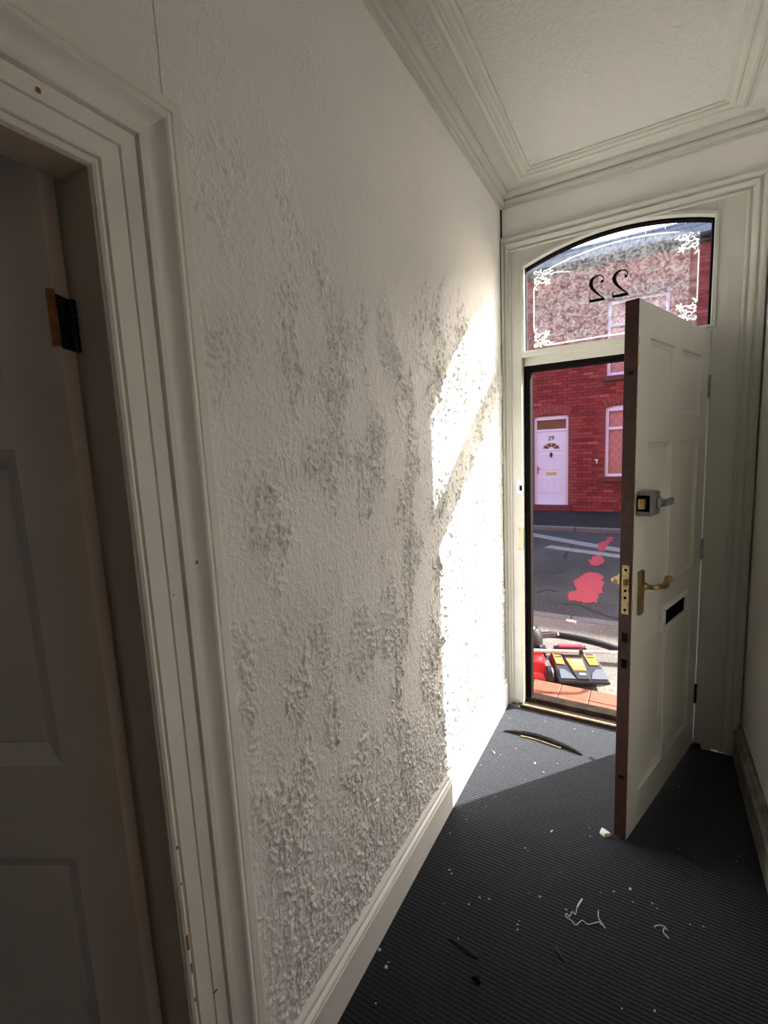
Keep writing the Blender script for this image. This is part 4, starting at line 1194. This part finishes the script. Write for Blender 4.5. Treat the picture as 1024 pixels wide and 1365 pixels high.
no.parent = fdo; no.location = (mid, 0.055, L(1.60)); no.rotation_euler = (PI / 2, 0, 0)

# windows with diamond lattice
def far_window(name, x0, x1, z0, z1, arched, bar):
    b = MB(); y0, y1 = 0.045, 0.11
    t = 0.065
    b.box(x0, x0 + t, y0 + 0.006, y1, z0, z1 - (0.045 if arched else 0)).box(x1 - t, x1, y0 + 0.006, y1, z0, z1 - (0.045 if arched else 0)).box(x0 + t, x1 - t, y0, y1, z0, z0 + t)
    if arched:
        c = (x0 + x1) / 2; half = (x1 - x0) / 2; rise = 0.11; R = (half ** 2 + rise ** 2) / (2 * rise)
        xx = [x0 + (x1 - x0) * i / 14 for i in range(15)]
        b.strip([(x, z1 - 0.175) for x in xx], [(x, z1 - R + math.sqrt(R * R - (x - c) ** 2)) for x in xx], 'y', y0, y1)
        ztop = z1 - 0.175
    else:
        b.box(x0 + t, x1 - t, y0, y1, z1 - t, z1); ztop = z1 - t
    if bar: b.box(x0 + t, x1 - t, y0, y1, bar - 0.03, bar + 0.03)
    b.box((x0 + x1) / 2 - 0.03, (x0 + x1) / 2 + 0.03, y0, y1, z0 + t, ztop)
    wo_ = b.build(name, M['upvc'], hs)
    MB().quad((x0 + t, 0.088, z0 + t), (x1 - t, 0.088, z0 + t), (x1 - t, 0.088, ztop), (x0 + t, 0.088, ztop)).build('pane', M['far_pane'], wo_, fix=False)
    MB().box(x0 + t, x1 - t, 0.16, 0.17, z0 + t, ztop).build('blind', M['blind'], wo_)
    cells = []
    for xa_, xb_ in ((x0 + t, (x0 + x1) / 2 - 0.03), ((x0 + x1) / 2 + 0.03, x1 - t)):
        if bar: cells += [(xa_, xb_, z0 + t, bar - 0.03), (xa_, xb_, bar + 0.03, ztop)]
        else: cells += [(xa_, xb_, z0 + t, ztop)]
    b = MB()
    for xa_, xb_, za_, zb_ in cells:
        w_, h_ = xb_ - xa_, zb_ - za_
        s = 0.150; k = 1.35
        for sg in (1, -1):
            o_ = -3.0
            while o_ < 3.0:
                # line z = za + k*sg*(x - xa) + o
                pts = []
                for xq in (xa_, xb_):
                    pts.append((xq, za_ + k * sg * (xq - xa_) + o_))
                (ax, az), (bx, bz) = pts
                lo, hi = za_, zb_
                tmin, tmax = 0.0, 1.0
                dz = bz - az
                ta, tb = (lo - az) / dz, (hi - az) / dz
                if ta > tb: ta, tb = tb, ta
                tmin, tmax = max(tmin, ta), min(tmax, tb)
                if tmax - tmin > 0.02:
                    b.ribbon([(ax + (bx - ax) * tmin, az + dz * tmin), (ax + (bx - ax) * tmax, az + dz * tmax)], 0.006, 0.080, 0.086)
                o_ += s * k
    b.build('lead_lattice', M['lead'], wo_)
far_window('window', GWX0, GWX1, GWZ0, GWZ1, True, L(1.80))
far_window('upper_window', UWX0, UWX1, UWZ0, UWZ1, False, L(4.05))
b = MB().prism([(-0.415, L(1.105)), (-0.415, L(1.085)), (-0.372, L(1.085)), (-0.372, L(1.01)), (-0.352, L(1.01)), (-0.352, L(1.085)), (-0.335, L(1.085)), (-0.335, L(1.105))], 'y', -0.03, 0.0)
b.build('wall_bracket', M['white_plastic'], hs)
# roof: overlapping slate courses, gutter, ridge
nco = 21
y0, z0 = -0.16, L(5.50)
ym, zm = 3.3, L(6.97)
b = MB()
for i in range(nco):
    t0, t1 = i / nco, (i + 1) / nco
    ya, za = y0 + (ym - y0) * t0, z0 + (zm - z0) * t0
    yb_, zb_ = y0 + (ym - y0) * t1, z0 + (zm - z0) * t1
    b.prism([(ya - 0.02, za - 0.004), (yb_, zb_ - 0.012), (yb_, zb_), (ya - 0.02, za + 0.012)], 'x', HX0, HX1)
rf = b.build('roof', M['slate'], hs)
MB().quad((HX0, ym, zm), (HX1, ym, zm), (HX1, ym + 3.4, z0), (HX0, ym + 3.4, z0)).build('rear_slope', M['slate'], rf)
b = MB()
for i in range(40): b.tube([(HX0 + i * 0.45, ym, zm - 0.02), (HX0 + i * 0.45 + 0.44, ym, zm - 0.02)], 0.10, 8)
b.build('ridge_tiles', M['slate'], rf)
MB().tube([(HX0, -0.17, L(5.46)), (HX1, -0.17, L(5.46))], 0.055, 10).build('gutter', M['black'], rf)
MB().box(HX0, HX1, -0.12, 0.02, L(5.36), L(5.50)).build('fascia', M['black'], rf)
